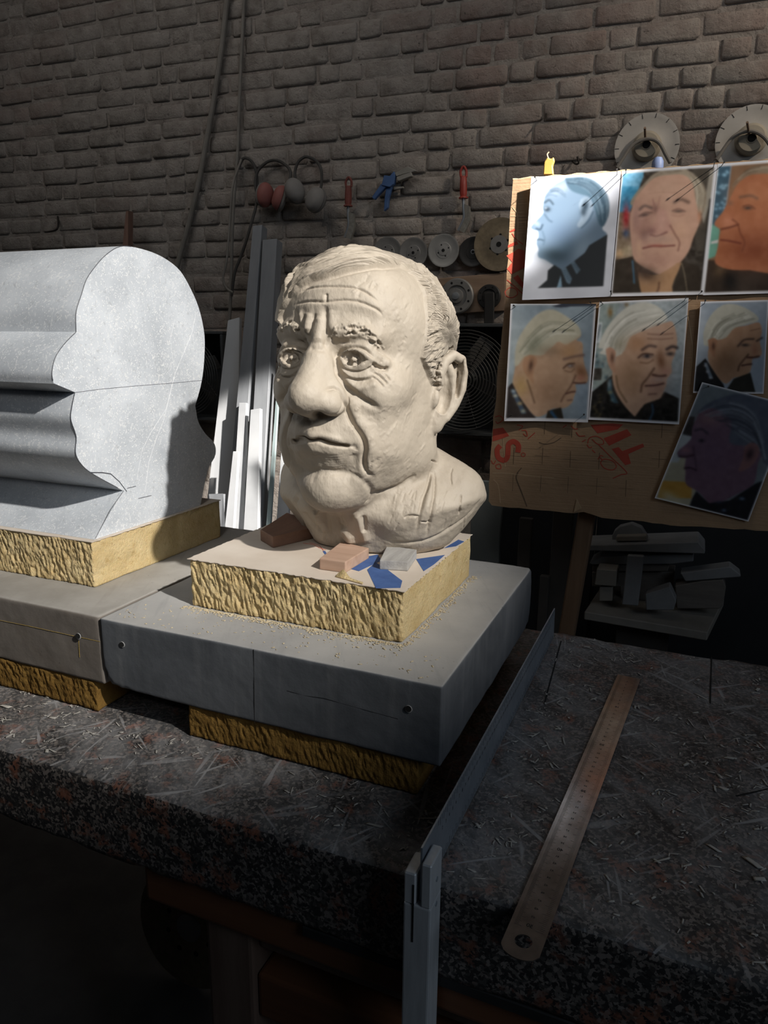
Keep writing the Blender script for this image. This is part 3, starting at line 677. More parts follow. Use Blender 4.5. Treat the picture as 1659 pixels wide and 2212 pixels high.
cs = [(x, y) for x, y in cs if r_.random() < 0.28]
crumbs('scraped_splinters', [(x + 0.004, y + 0.003) for x, y in cs], 0.0008, 0.0016, 0.0011, m_chip, 'long pale splinters lying over the granite bench top', 'splinters', 0.12, 5, 7.0)
# ------------------------------------------------------------------ cardboard pinboard with printed photographs
BC = CAM + ray(1150, 640) * 1.72
def bpt(px, py, off=0.0): return on_plane(px, py, BC + WN * off, WN)
def board_uv(P): return np.array([(np.asarray(P) - BC) @ WX, np.asarray(P)[..., 2] - BC[2]])
m_card, nt, b = new_mat('brown_cardboard'); v = obj_coord(nt)
cc = ramp(nt, tex_noise(nt, v, 6, 5), [(0.3, (0.36, 0.225, 0.125)), (0.7, (0.46, 0.30, 0.175))])
flute = tex_noise(nt, obj_coord(nt, (2, 2, 90)), 3.0, 2)
L(nt, mixc(nt, mathn(nt, 'MULTIPLY', flute, 0.18), cc, (0.24, 0.15, 0.08)), b.inputs['Base Color']); b.inputs['Roughness'].default_value = 0.75
bump(nt, b, mathn(nt, 'ADD', tex_noise(nt, v, 22, 4), mathn(nt, 'MULTIPLY', flute, 0.4)), 0.5, 0.004)
outl = [(1108, 388), (1200, 380), (1344, 368), (1450, 360), (1548, 352), (1659, 345), (1840, 334), (1862, 700), (1872, 1165), (1659, 1147), (1560, 1141), (1450, 1135), (1370, 1124), (1300, 1118), (1262, 1106), (1240, 1109), (1150, 1100), (1120, 1098), (1063, 1092), (1055, 1082), (1059, 990), (1066, 900), (1072, 860), (1074, 810), (1079, 770), (1088, 690), (1093, 640), (1100, 500), (1104, 440)]
ctr = bpt(1400, 1130)
board = empty('cardboard_panel', tuple(ctr), 'large brown cardboard panel with red printing, photographs pinned on it, behind the bust', 'cardboard')
# a gently buckled sheet: grid clipped to the outline
uvs = np.array([board_uv(bpt(*p)) for p in outl])
def poly_inside(P, poly):
    ins = np.zeros(len(P), bool)
    for i in range(len(poly)):
        a, b_ = poly[i], poly[(i + 1) % len(poly)]
        ins ^= ((a[1] > P[:, 1]) != (b_[1] > P[:, 1])) & (P[:, 0] < (b_[0] - a[0]) * (P[:, 1] - a[1]) / (b_[1] - a[1] + 1e-12) + a[0])
    return ins
bm = bmesh.new(); dense = []
for i in range(len(uvs)):
    a, b_ = uvs[i], uvs[(i + 1) % len(uvs)]; k = max(1, int(np.linalg.norm(b_ - a) / 0.02))
    for j in range(k):
        q = a + (b_ - a) * j / k; dense.append(q + rng.uniform(-0.0012, 0.0012, 2))
TH = 0.006
def to_w(uv, off): return BC + WX * uv[0] + WN * off + np.array([0, 0, uv[1]])
mb = MB(); n = len(dense); loc = np.array(ctr)
mb.prism([tuple(to_w(q, -TH) - loc) for q in dense], tuple(WN * TH))
mb.build('cardboard_sheet', m_card, board)
m_edge = simple_mat('torn_cardboard_edge', (0.42, 0.28, 0.16), (0.55, 0.40, 0.24), 40, 0.8)
e_pts = [tuple(bpt(1108 + t * 732, 388 - t * 54 + 1.5 * math.sin(t * 90), -0.003) - loc) for t in np.linspace(0, 1, 60)]
MB().tube(e_pts, 0.0028, 6).build('torn_edge', m_edge, board)
m_redink = simple_mat('red_carton_print', (0.42, 0.055, 0.03), (0.52, 0.085, 0.05), 30, 0.7, bumps=0)
m_fold = simple_mat('cardboard_crease', (0.13, 0.085, 0.05), (0.19, 0.125, 0.075), 30, 0.85, bumps=0)
m_tear = simple_mat('cardboard_scuff', (0.50, 0.36, 0.22), (0.60, 0.45, 0.29), 30, 0.85, bumps=0)
KB = lambda pts: [(1050 + x / 4.366, 880 + y / 4.366) for x, y in pts]
KL = lambda pts: [(1075 + x / 4.178, 370 + y / 4.178) for x, y in pts]
def b_poly(px, mat, name, th=0.0003): return MB().prism([tuple(bpt(x, y, 0.0001) - loc) for x, y in px], tuple(WN * th)).build(name, mat, board)
def b_line(px, r, mat, name, n=None, z=0.0002):
    q = catmull(px, n or max(6, len(px) * 5)); mb = MB(); P = [bpt(x, y, z) - loc for x, y in q]; Vv = []; Ff = []
    for i, p in enumerate(P):
        t = P[min(i + 1, len(P) - 1)] - P[max(i - 1, 0)]; t = t / (np.linalg.norm(t) + 1e-9); s = np.cross(t, WN) * r
        Vv += [tuple(p + s), tuple(p - s), tuple(p - s + WN * 0.0003), tuple(p + s + WN * 0.0003)]
    for i in range(len(P) - 1):
        for k in range(4): Ff.append((i * 4 + k, i * 4 + (k + 1) % 4, i * 4 + 4 + (k + 1) % 4, i * 4 + 4 + k))
    Ff += [(3, 2, 1, 0), tuple(4 * (len(P) - 1) + k for k in range(4))]
    return mb.add(Vv, Ff).build(name, mat, board)
for pl in ([(66, 205), (160, 190), (218, 268), (120, 305), (62, 322)],):
    b_poly(KB(pl), m_redink, 'red_letter')
b_line(KB([(300, 425), (305, 360), (262, 322), (215, 345), (208, 400), (200, 470), (165, 500), (115, 470), (105, 400), (135, 360)]), 0.0065, m_redink, 'red_letter', 40)
b_line(KB([(330, 445), (345, 428), (368, 436), (366, 458), (342, 464), (330, 445)]), 0.0009, m_redink, 'red_letter', 20)
for pl in ([(985, 165), (1190, 152), (1295, 160), (1240, 208), (1050, 245)], [(1108, 292), (1330, 205), (1372, 262), (1160, 362)], [(1185, 392), (1250, 374), (1285, 412), (1480, 340), (1492, 372), (1342, 440), (1366, 530), (1312, 546)]):
    b_poly(KB(pl), m_redink, 'red_letter')
SCRIPT = [[(1062, 352), (1180, 470), (1326, 612), (1270, 635), (1195, 670)], [(1090, 500), (1130, 488), (1200, 510), (1228, 560), (1190, 590), (1120, 575), (1082, 530), (1090, 500)], [(1055, 490), (1078, 455), (1105, 462)], [(1072, 470), (1095, 495)], [(1000, 400), (1030, 430)],
          [(958, 340), (975, 290), (1040, 272), (1100, 305), (1105, 345), (1050, 345), (1000, 300)], [(950, 350), (975, 380), (1000, 372)], [(850, 235), (880, 270), (935, 268)], [(800, 175), (840, 205), (865, 200)], [(725, 190), (760, 165)], [(905, 325), (940, 305)],
          [(290, 165), (345, 178), (310, 215)], [(335, 218), (378, 222), (386, 272), (350, 250)], [(395, 298), (462, 238)], [(48, 500), (70, 535), (92, 500)], [(90, 545), (130, 535), (140, 575), (100, 575), (90, 545)], [(85, 90), (130, 80), (160, 115), (110, 150), (90, 130)]]
for s in SCRIPT: b_line(KB(s), 0.0011, m_redink, 'red_script')
for pl in ([(94, 668), (172, 628), (186, 658), (92, 690)], [(80, 762), (150, 725), (185, 700), (245, 715), (245, 868), (126, 930), (84, 882), (132, 820)], [(140, 962), (182, 935), (236, 1012), (228, 1060)], [(110, 538), (160, 515), (165, 535), (112, 552)]):
    b_poly(KL(pl), m_redink, 'red_letter')
b_line(KL([(130, 560), (165, 610), (230, 660)]), 0.0009, m_redink, 'red_script'); b_line(KL([(85, 980), (150, 1035), (226, 1105)]), 0.001, m_redink, 'red_script')
b_line(KL([(66, 1085), (110, 1050), (165, 1065), (178, 1110), (130, 1140), (80, 1125), (66, 1085)]), 0.001, m_redink, 'red_script')
for (x, y) in ((1177, 920), (1236, 927), (1172, 985), (1232, 992), (1294, 996), (1168, 1044), (1227, 1047), (1289, 1050), (1352, 1055), (1424, 992), (1110, 985), (1108, 1043), (1430, 928)):
    b_line([(x + 1, y - 18), (x, y), (x - 1, y + 18)], 0.0006, m_fold, 'slit', 4); b_line([(x - 16, y - 1), (x, y), (x + 16, y + 1)], 0.0003, m_fold, 'slit', 4)
b_line(KB([(300, 610), (285, 670), (330, 790), (385, 935)]), 0.0018, m_fold, 'crease'); b_line(KB([(300, 610), (335, 570)]), 0.0012, m_fold, 'crease'); b_line(KB([(500, 330), (560, 345), (640, 330), (710, 285)]), 0.0010, m_fold, 'crease')
b_line(KB([(60, 620), (200, 622), (420, 645), (640, 665)]), 0.0006, m_tear, 'scuff'); b_line(KB([(70, 680), (115, 740), (135, 900)]), 0.0006, m_tear, 'scuff'); b_line(KB([(160, 300), (170, 420), (180, 560)]), 0.0006, m_tear, 'scuff')
b_line(KL([(130, 320), (180, 405), (180, 620), (205, 655)]), 0.0008, m_tear, 'scuff'); b_line(KL([(120, 405), (270, 408)]), 0.0006, m_tear, 'scuff'); b_line([(1480, 650), (1492, 720), (1496, 760), (1490, 830)], 0.0008, m_tear, 'scuff')
# folded flap at the lower edge
P = [bpt(*p, 0.0) for p in KB([(855, 860), (905, 940), (830, 985)])]
MB().add([tuple(P[0] - loc), tuple(P[1] + WN * 0.012 - loc), tuple(P[2] + WN * 0.002 - loc), tuple(P[0] + WN * 0.002 - loc), tuple(P[1] + WN * 0.014 - loc), tuple(P[2] + WN * 0.004 - loc)], [(0, 2, 1), (3, 4, 5), (0, 1, 4, 3), (1, 2, 5, 4), (2, 0, 3, 5)]).build('torn_flap', m_tear, board)

# --- printed portraits: colours are laid down on a fine grid of each sheet
def lin(c):
    c = np.asarray(c, float) / 255.0; return np.where(c <= 0.04045, c / 12.92, ((c + 0.055) / 1.055) ** 2.4)
class Print:
    def __init__(s, corners, ox, oy, k, nx=118, ny=164):
        s.nx, s.ny = nx, ny; s.c = np.array(corners, float); s.o = np.array([ox, oy]); s.k = k
        u, v_ = np.meshgrid(np.linspace(0, 1, nx), np.linspace(0, 1, ny)); s.u, s.v = u.ravel(), v_.ravel()
        tl, tr, br, bl = s.c
        s.P = ((1 - s.u) * (1 - s.v))[:, None] * tl + (s.u * (1 - s.v))[:, None] * tr + (s.u * s.v)[:, None] * br + ((1 - s.u) * s.v)[:, None] * bl
        s.Q = (s.P - s.o) * k; s.img = np.full((len(s.u), 3), 235.0)
    def mix(s, a, col): s.img += (np.asarray(col, float) - s.img) * a[:, None]
    def fill(s, poly, col, soft=8, alpha=1.0):
        poly = np.array(poly, float); 
        if len(poly) > 4: poly = catmull(np.vstack([poly, poly[:1]]), len(poly) * 3)[:-1]
        d = poly_sd(s.Q, poly); s.mix(np.clip(0.5 - d / soft, 0, 1) * alpha, col)
    def flat(s, poly, col, soft=6, alpha=1.0): s.mix(np.clip(0.5 - poly_sd(s.Q, np.array(poly, float)) / soft, 0, 1) * alpha, col)
    def blob(s, cx, cy, rx, ry, col, alpha=0.6, rot=0.0):
        x, y = s.Q[:, 0] - cx, s.Q[:, 1] - cy; c_, s_ = math.cos(rot), math.sin(rot)
        s.mix(np.exp(-(((x * c_ + y * s_) / rx) ** 2 + ((-x * s_ + y * c_) / ry) ** 2)) * alpha, col)
    def line(s, pts, w, col, alpha=0.8):
        q = catmull(pts, max(6, len(pts) * 4)); d = np.full(len(s.Q), 1e9)
        for i in range(len(q) - 1):
            e = q[i + 1] - q[i]; t = np.clip(((s.Q - q[i]) @ e) / (e @ e + 1e-9), 0, 1); r = s.Q - (q[i] + t[:, None] * e); d = np.minimum(d, (r * r).sum(1))
        s.mix(np.exp(-d / (w * w)) * alpha, col)
    def hair(s, g0, g1, n, w, c1, c2, seed, alpha=0.5):
        r = random.Random(seed); g0, g1 = catmull(g0, 8), catmull(g1, 8)
        for i in range(n):
            t = r.random(); g = g0 * (1 - t) + g1 * t; a = r.randrange(0, 3); b2 = r.randrange(5, 9); s.line(g[a:b2] + np.array([r.uniform(-6, 6), r.uniform(-6, 6)]), w * r.uniform(0.6, 1.3), c1 if r.random() < 0.5 else c2, alpha)
    def grain(s, f, amp, seed=0):
        s.img += (amp * fbm(np.stack([s.Q[:, 0], s.Q[:, 1], 0 * s.Q[:, 0] + seed], -1), f, 3, seed))[:, None]
    def border(s, l, t, r, b2, col=(238, 238, 244)):
        m = (s.u < l) | (s.u > 1 - r) | (s.v < t) | (s.v > 1 - b2); s.img[m] = col
def poly_sd(P, poly):
    d = np.full(len(P), 1e18); ins = np.zeros(len(P), bool)
    for i in range(len(poly)):
        a, b_ = poly[i], poly[(i + 1) % len(poly)]; e = b_ - a; t = np.clip(((P - a) @ e) / (e @ e + 1e-12), 0, 1)
        q = P - (a + t[:, None] * e); d = np.minimum(d, (q * q).sum(1))
        ins ^= ((a[1] > P[:, 1]) != (b_[1] > P[:, 1])) & (P[:, 0] < (b_[0] - a[0]) * (P[:, 1] - a[1]) / (b_[1] - a[1] + 1e-12) + a[0])
    d = np.sqrt(d); return np.where(ins, -d, d)
m_print, nt, b = new_mat('printed_photograph')
at = N(nt, 'ShaderNodeAttribute', attribute_name='print'); L(nt, at.outputs['Color'], b.inputs['Base Color']); b.inputs['Roughness'].default_value = 0.5; b.inputs['Specular IOR Level'].default_value = 0.3
m_back = simple_mat('paper_back', (0.72, 0.72, 0.74), (0.78, 0.78, 0.80), 20, 0.8, bumps=0)
def sheet(pr, label, base_off, curl=(0.006, 0.0, 0.003, 0.004), seed=1):
    """curl: lift of left, right, top, bottom edges off the cardboard"""
    G = pr.img.reshape(pr.ny, pr.nx, 3)
    for _ in range(2):
        G = (G + np.pad(G, ((1, 0), (0, 0), (0, 0)), 'edge')[:-1] + np.pad(G, ((0, 1), (0, 0), (0, 0)), 'edge')[1:] + np.pad(G, ((0, 0), (1, 0), (0, 0)), 'edge')[:, :-1] + np.pad(G, ((0, 0), (0, 1), (0, 0)), 'edge')[:, 1:]) / 5
    pr.img = G.reshape(-1, 3); pr.img = pr.img * 0.86 + pr.img.mean(1, keepdims=True) * 0.14
    lift = base_off + curl[0] * (1 - pr.u) ** 3 + curl[1] * pr.u ** 3 + curl[2] * (1 - pr.v) ** 4 * np.sin(pr.u * PI) ** 2 + curl[3] * pr.v ** 4 * (0.4 + 0.6 * np.sin(pr.u * 5 + seed) ** 2) + 0.0006 * np.sin(pr.u * 7 + pr.v * 4 + seed)
    base = np.array([bpt(x, y) for x, y in pr.c]); tl, tr, br, bl = base
    W = ((1 - pr.u) * (1 - pr.v))[:, None] * tl + (pr.u * (1 - pr.v))[:, None] * tr + (pr.u * pr.v)[:, None] * br + ((1 - pr.u) * pr.v)[:, None] * bl + lift[:, None] * WN
    c0 = (bl + br) / 2 + WN * base_off; n_ = len(W); I = np.arange(n_).reshape(pr.ny, pr.nx)
    F = np.stack([I[:-1, :-1], I[1:, :-1], I[1:, 1:], I[:-1, 1:]], -1).reshape(-1, 4)
    e = empty('printed_portrait', tuple(c0), label, 'photograph', 'photographs pinned to the cardboard')
    me = mesh_np('photo_print', W - c0, F, True); ca = me.color_attributes.new('print', 'FLOAT_COLOR', 'POINT')
    ca.data.foreach_set('color', np.concatenate([lin(np.clip(pr.img, 0, 255)), np.ones((n_, 1))], 1).astype(np.float32).ravel())
    link('photo_print', me, m_print, e)
    link('paper_back', mesh_np('paper_back', W - c0 - WN * 0.0003, F[:, ::-1].copy(), True), m_back, e)
    return e
def tie(c, k): return tuple(np.array(c) * k)

# 1: blue monochrome profile on white
p = Print([(1150.8, 385.6), (1342, 371), (1318.5, 641), (1131, 649)], 1120, 360, 7.213); p.img[:] = (212, 216, 228); p.grain(0.004, 8, 1)
face = [(760, 190), (560, 300), (440, 450), (395, 620), (400, 720), (290, 840), (208, 940), (250, 985), (318, 1000), (325, 1090), (305, 1140), (300, 1200), (335, 1280), (320, 1350), (345, 1410), (440, 1440), (570, 1525), (700, 1600), (900, 1500), (1100, 1300), (1380, 1060), (1320, 960), (1340, 800), (1400, 640), (1200, 300), (1000, 190)]
p.fill(face, (104, 128, 152), 14); p.blob(700, 1050, 260, 220, (88, 112, 142), 0.6); p.blob(560, 1360, 240, 120, (48, 66, 78), 0.9); p.blob(820, 1250, 180, 140, (70, 96, 116), 0.5); p.blob(1000, 1280, 130, 220, (140, 164, 186), 0.7, 0.6); p.blob(680, 330, 200, 90, (150, 166, 186), 0.8, -0.5)
p.fill([(740, 180), (1060, 165), (1260, 260), (1390, 430), (1425, 620), (1400, 780), (1330, 920), (1260, 860), (1200, 640), (1130, 470), (1000, 430), (860, 380), (780, 300)], (70, 98, 118), 20); p.hair([(780, 260), (980, 300), (1150, 420), (1240, 640), (1290, 860)], [(900, 170), (1150, 200), (1330, 350), (1410, 560), (1400, 780)], 50, 7, (40, 62, 80), (122, 146, 164), 3, 0.6)
p.hair([(520, 330), (640, 300), (740, 360)], [(480, 420), (620, 400), (760, 480)], 16, 7, (62, 84, 104), (140, 158, 178), 4, 0.5)
p.fill([(990, 500), (1080, 460), (1160, 540), (1170, 660), (1100, 800), (1000, 930), (930, 900), (1000, 760), (960, 600)], (132, 152, 172), 14); p.blob(1060, 610, 50, 100, (36, 52, 66), 0.95, 0.3); p.blob(1030, 700, 40, 60, (40, 56, 70), 0.8); p.line([(1000, 940), (1110, 830), (1180, 690)], 12, (56, 78, 98), 0.7)
p.line([(430, 560), (500, 520), (560, 580)], 14, (40, 56, 70), 0.8); p.blob(470, 660, 46, 34, (30, 42, 54), 0.95); p.blob(450, 645, 20, 10, (190, 205, 220), 0.8); p.line([(430, 740), (490, 820), (540, 850)], 14, (60, 82, 104), 0.7); p.line([(300, 960), (360, 970), (395, 900)], 14, (40, 60, 80), 0.9); p.blob(300, 880, 60, 34, (164, 182, 202), 0.6, 0.5)
p.line([(310, 1130), (360, 1125), (410, 1140)], 10, (44, 64, 80), 0.9); p.line([(395, 1000), (430, 1120), (410, 1200)], 14, (70, 94, 116), 0.6); p.line([(420, 480), (520, 440), (620, 460)], 8, (70, 92, 112), 0.6); p.line([(430, 440), (540, 400)], 7, (70, 92, 112), 0.5)
p.flat([(325, 1890), (470, 1760), (480, 1610), (580, 1520), (700, 1600), (850, 1490), (1050, 1330), (1120, 1210), (1395, 1040), (1330, 1860)], (50, 54, 58), 10); p.flat([(840, 1500), (890, 1460), (985, 1600), (925, 1670)], (96, 118, 136), 10); p.flat([(690, 1600), (760, 1560), (855, 1740), (820, 1830), (770, 1800)], (104, 128, 148), 10); p.flat([(620, 1880), (680, 1680), (700, 1870)], (130, 165, 190), 8)
for q in range(6): p.line([(860 + q * 16, 1520 + q * 22), (930 + q * 9, 1490 + q * 24)], 5, (40, 52, 64), 0.7); p.line([(700 + q * 20, 1620 + q * 30), (790 + q * 10, 1600 + q * 30)], 5, (44, 58, 70), 0.7)
ph1 = sheet(p, 'blue-toned profile photograph of an old man on white paper, top left of the cardboard', 0.004, (0.012, 0.0, 0.0, 0.004), 1)
# 2: frontal, colour
p = Print([(1344, 370), (1549.6, 355.5), (1518.7, 636.6), (1320, 641)], 1310, 345, 6.636); p.img[:] = (70, 62, 54); p.flat([(150, 60), (560, 60), (540, 250), (440, 500), (330, 760), (140, 760)], (110, 184, 226), 20); p.flat([(140, 380), (480, 380), (330, 760), (140, 760)], (66, 162, 212), 20)
p.flat([(120, 740), (420, 740), (420, 1400), (60, 1430)], (150, 128, 104), 30); p.blob(290, 800, 50, 170, (196, 50, 58), 1.0); p.blob(200, 1330, 80, 60, (222, 178, 130), 0.9); p.blob(310, 1290, 80, 80, (216, 196, 160), 0.9); p.blob(290, 1040, 50, 60, (50, 84, 130), 0.8); p.grain(0.02, 20, 2)
p.flat([(1230, 100), (1600, 60), (1480, 1300), (1300, 1300)], (84, 76, 66), 30); p.flat([(1490, 150), (1570, 160), (1500, 560), (1400, 900), (1370, 800)], (168, 160, 146), 20); p.flat([(1480, 560), (1540, 500), (1400, 1960), (1340, 1960)], (22, 19, 17), 24)
p.flat([(50, 1450), (400, 1370), (560, 1960), (50, 1960)], (64, 55, 46), 16); p.flat([(1090, 1430), (1340, 1520), (1370, 1960), (930, 1960)], (64, 54, 44), 16)
p.fill([(560, 330), (700, 200), (900, 140), (1100, 120), (1260, 210), (1400, 380), (1440, 560), (1400, 740), (1280, 740), (1290, 560), (1220, 380), (900, 300), (640, 330), (480, 470), (390, 640), (350, 600), (440, 460)], (176, 160, 138), 16); p.hair([(1180, 200), (1290, 400), (1300, 700)], [(1260, 190), (1420, 420), (1400, 740)], 30, 7, (206, 194, 172), (130, 114, 94), 5, 0.6); p.hair([(520, 400), (700, 230), (1000, 140)], [(600, 320), (800, 200), (1100, 160)], 24, 7, (214, 204, 186), (140, 124, 104), 6, 0.6)
p.fill([(560, 380), (700, 260), (900, 220), (1120, 220), (1240, 330), (1290, 560), (1330, 760), (1350, 760), (1340, 900), (1250, 1120), (1200, 1280), (1100, 1430), (960, 1560), (800, 1640), (640, 1580), (500, 1500), (400, 1400), (370, 1200), (350, 1000), (350, 800), (400, 600), (470, 480)], (222, 172, 146), 14)
p.fill([(470, 1600), (760, 1640), (1080, 1450), (960, 1780), (930, 1960), (560, 1960), (480, 1740)], (196, 148, 106), 18); p.blob(560, 1620, 200, 110, (88, 68, 58), 0.9, 0.3); p.line([(770, 1760), (760, 1850), (720, 1930)], 16, (110, 74, 56), 0.8); p.blob(1345, 800, 30, 90, (216, 150, 114), 0.9)
p.blob(540, 960, 150, 300, (180, 128, 118), 0.55, 0.2); p.blob(430, 800, 60, 200, (160, 118, 118), 0.4); p.blob(1080, 1000, 130, 170, (238, 186, 152), 0.6); p.blob(900, 420, 240, 140, (234, 188, 160), 0.6); p.blob(750, 1420, 220, 110, (192, 140, 122), 0.6); p.blob(480, 1250, 40, 120, (232, 184, 150), 0.8)
for t in (-0.0,): p.line([(490, 700), (560, 650), (660, 680)], 20, (110, 90, 84), 0.75); p.line([(990, 600), (1080, 560), (1190, 600)], 24, (118, 92, 80), 0.75)
p.blob(560, 778, 70, 22, (92, 72, 68), 0.9, -0.2); p.blob(1050, 725, 70, 18, (96, 78, 72), 0.9); p.line([(480, 800), (560, 745), (670, 745)], 8, (120, 84, 74), 0.8); p.line([(960, 720), (1050, 690), (1140, 730)], 8, (140, 96, 82), 0.8); p.line([(480, 860), (580, 850), (670, 800)], 9, (190, 140, 124), 0.6); p.line([(950, 780), (1050, 800), (1130, 770)], 9, (206, 148, 128), 0.7)
p.blob(720, 700, 50, 70, (140, 96, 88), 0.7); p.fill([(760, 700), (860, 700), (940, 930), (930, 1010), (800, 1060), (690, 1050), (640, 1000), (700, 900)], (216, 160, 142), 50, 0.9); p.blob(800, 920, 70, 120, (236, 184, 164), 0.7); p.blob(660, 1010, 60, 60, (150, 102, 98), 0.7); p.line([(650, 1060), (740, 1080), (880, 1025)], 13, (132, 78, 74), 0.75); p.line([(930, 930), (1000, 1060), (1060, 1170), (1040, 1290)], 13, (150, 98, 84), 0.75); p.blob(560, 1060, 60, 70, (140, 100, 92), 0.6)
p.blob(780, 1120, 190, 60, (200, 160, 144), 0.6); p.line([(540, 1255), (680, 1225), (800, 1228), (990, 1215)], 12, (128, 66, 60), 0.9); p.blob(740, 1215, 110, 16, (196, 106, 92), 0.8); p.line([(680, 560), (700, 640)], 10, (170, 112, 104), 0.6); p.line([(780, 520), (760, 640)], 9, (190, 132, 116), 0.6); p.line([(620, 480), (820, 460), (1040, 470)], 7, (206, 152, 130), 0.6)
p.line([(385, 1440), (400, 1600), (410, 1760)], 13, (74, 128, 168), 0.9); p.line([(1090, 1470), (1130, 1640), (1170, 1930)], 6, (176, 160, 130), 0.9); p.grain(0.012, 6, 3); p.border(0.012, 0.02, 0.03, 0.026)
ph2 = sheet(p, 'frontal colour photograph of a white-haired old man before a blue background', 0.0035, (0.0, 0.0, 0.002, 0.003), 2)
# 3: close face turned left, orange light
p = Print([(1550.5, 354.5), (1757, 340), (1728, 632), (1518.3, 638)], 1500, 340, 7.138); p.img[:] = (150, 112, 82); p.flat([(200, 60), (590, 60), (500, 760), (380, 1100), (240, 1500), (100, 1500)], (64, 100, 124), 30)
for q in range(26): p.blob(rng.uniform(330, 520), rng.uniform(120, 900), 26, 22, (150, 206, 238), 0.8)
p.flat([(250, 1000), (400, 1080), (360, 1500), (200, 1560)], (110, 186, 164), 30); p.line([(575, 100), (540, 400), (500, 700)], 10, (190, 182, 186), 0.8); p.flat([(260, 1280), (380, 1250), (370, 1300), (260, 1320)], (230, 235, 235), 10); p.flat([(100, 1560), (700, 1600), (1800, 1650), (1800, 2200), (80, 2200)], (66, 52, 42), 40); p.blob(420, 1750, 120, 110, (120, 94, 64), 0.7); p.blob(560, 1900, 120, 170, (24, 21, 20), 0.9)
p.fill([(1135, 120), (900, 190), (700, 360), (590, 560), (500, 720), (440, 830), (330, 960), (320, 1030), (410, 1100), (390, 1200), (380, 1300), (360, 1400), (320, 1560), (360, 1650), (560, 1720), (900, 1730), (1800, 1730), (1800, 100)], (196, 116, 76), 16); p.fill([(580, 420), (700, 300), (900, 170), (1135, 130), (1800, 60), (1800, 260), (1000, 250), (760, 330), (620, 460)], (150, 128, 104), 24); p.hair([(600, 430), (900, 220), (1700, 180)], [(640, 340), (960, 140), (1700, 90)], 24, 8, (186, 168, 142), (112, 92, 72), 7, 0.5)
p.blob(900, 1400, 420, 260, (140, 68, 40), 0.8); p.blob(520, 980, 130, 110, (226, 144, 108), 0.8); p.blob(900, 560, 330, 200, (212, 136, 92), 0.6); p.line([(720, 600), (880, 580), (980, 620)], 24, (128, 92, 74), 0.7); p.blob(840, 765, 66, 26, (78, 66, 62), 0.9); p.line([(760, 740), (860, 720), (950, 780)], 9, (130, 70, 48), 0.8); p.blob(560, 690, 50, 40, (146, 110, 92), 0.6)
p.line([(420, 1090), (560, 1060), (690, 1020)], 16, (110, 52, 36), 0.8); p.line([(600, 940), (680, 1010), (720, 1150), (790, 1290), (750, 1430)], 12, (128, 64, 42), 0.8); p.line([(410, 1255), (540, 1270), (730, 1310)], 13, (112, 46, 34), 0.9); p.grain(0.01, 6, 4); p.border(0.012, 0.022, 0.02, 0.024)
ph3 = sheet(p, 'orange-lit close photograph of the old man facing left, top right of the cardboard', 0.003, (0.0, 0.0, 0.002, 0.003), 3)
# 4: three-quarter back view, facing right
p = Print([(1106.4, 656.8), (1289, 656.8), (1271.6, 911), (1092.8, 907.6)], 1085, 640, 7.716); p.img[:] = (150, 168, 182); p.blob(250, 800, 200, 500, (196, 208, 210), 0.7); p.blob(1350, 1500, 200, 500, (150, 172, 196), 0.7); p.grain(0.006, 10, 5)
p.fill([(300, 700), (450, 460), (650, 280), (850, 240), (1040, 320), (1250, 470), (1330, 640), (1250, 720), (1350, 760), (1360, 960), (1390, 1150), (1440, 1300), (1430, 1410), (1350, 1440), (1240, 1450), (1250, 1540), (1220, 1640), (1180, 1760), (1060, 1850), (860, 1860), (740, 1960), (600, 2000), (480, 1900), (300, 1640), (200, 1440), (240, 1150), (250, 900)], (204, 164, 132), 14)
p.fill([(230, 1150), (240, 900), (300, 680), (450, 450), (650, 270), (860, 220), (1060, 310), (1270, 470), (1330, 620), (1240, 700), (1080, 790), (960, 740), (860, 820), (700, 960), (560, 960), (400, 980), (300, 1120)], (206, 200, 176), 26); p.hair([(300, 900), (480, 640), (760, 420), (1080, 420)], [(420, 960), (640, 800), (900, 640), (1280, 640)], 60, 10, (232, 228, 210), (148, 146, 122), 8, 0.55); p.blob(560, 800, 110, 180, (130, 134, 112), 0.7, 0.6); p.blob(820, 900, 180, 90, (140, 116, 92), 0.6)
p.blob(1150, 900, 160, 130, (196, 146, 98), 0.7); p.fill([(400, 1000), (500, 960), (590, 1010), (590, 1100), (540, 1240), (545, 1440), (460, 1340), (390, 1240), (360, 1120)], (198, 148, 112), 16); p.blob(500, 1140, 40, 100, (84, 56, 44), 0.85, 0.2); p.blob(780, 1560, 300, 260, (168, 128, 98), 0.6); p.blob(340, 1480, 120, 170, (204, 164, 96), 0.7); p.line([(440, 1380), (500, 1560), (560, 1760)], 14, (104, 76, 54), 0.7)
p.line([(1050, 1030), (1200, 990), (1370, 960)], 24, (120, 92, 84), 0.7); p.blob(1160, 1135, 60, 34, (108, 96, 96), 0.9); p.blob(1150, 1140, 18, 14, (210, 214, 220), 0.7); p.line([(1040, 1180), (1120, 1110), (1220, 1100)], 12, (84, 54, 40), 0.85); p.line([(1060, 1220), (1160, 1240), (1220, 1190)], 10, (130, 92, 66), 0.7); p.blob(1330, 1240, 90, 130, (132, 80, 48), 0.7, -0.5); p.blob(1320, 1340, 70, 50, (196, 128, 104), 0.8)
p.line([(1200, 1420), (1300, 1430), (1400, 1420)], 14, (86, 46, 40), 0.85); p.line([(1240, 1300), (1160, 1480), (1050, 1640), (1000, 1740)], 14, (116, 80, 62), 0.75); p.line([(1080, 1610), (1160, 1580), (1230, 1570)], 12, (86, 48, 42), 0.9); p.line([(1110, 1720), (1180, 1710)], 14, (110, 78, 72), 0.7)
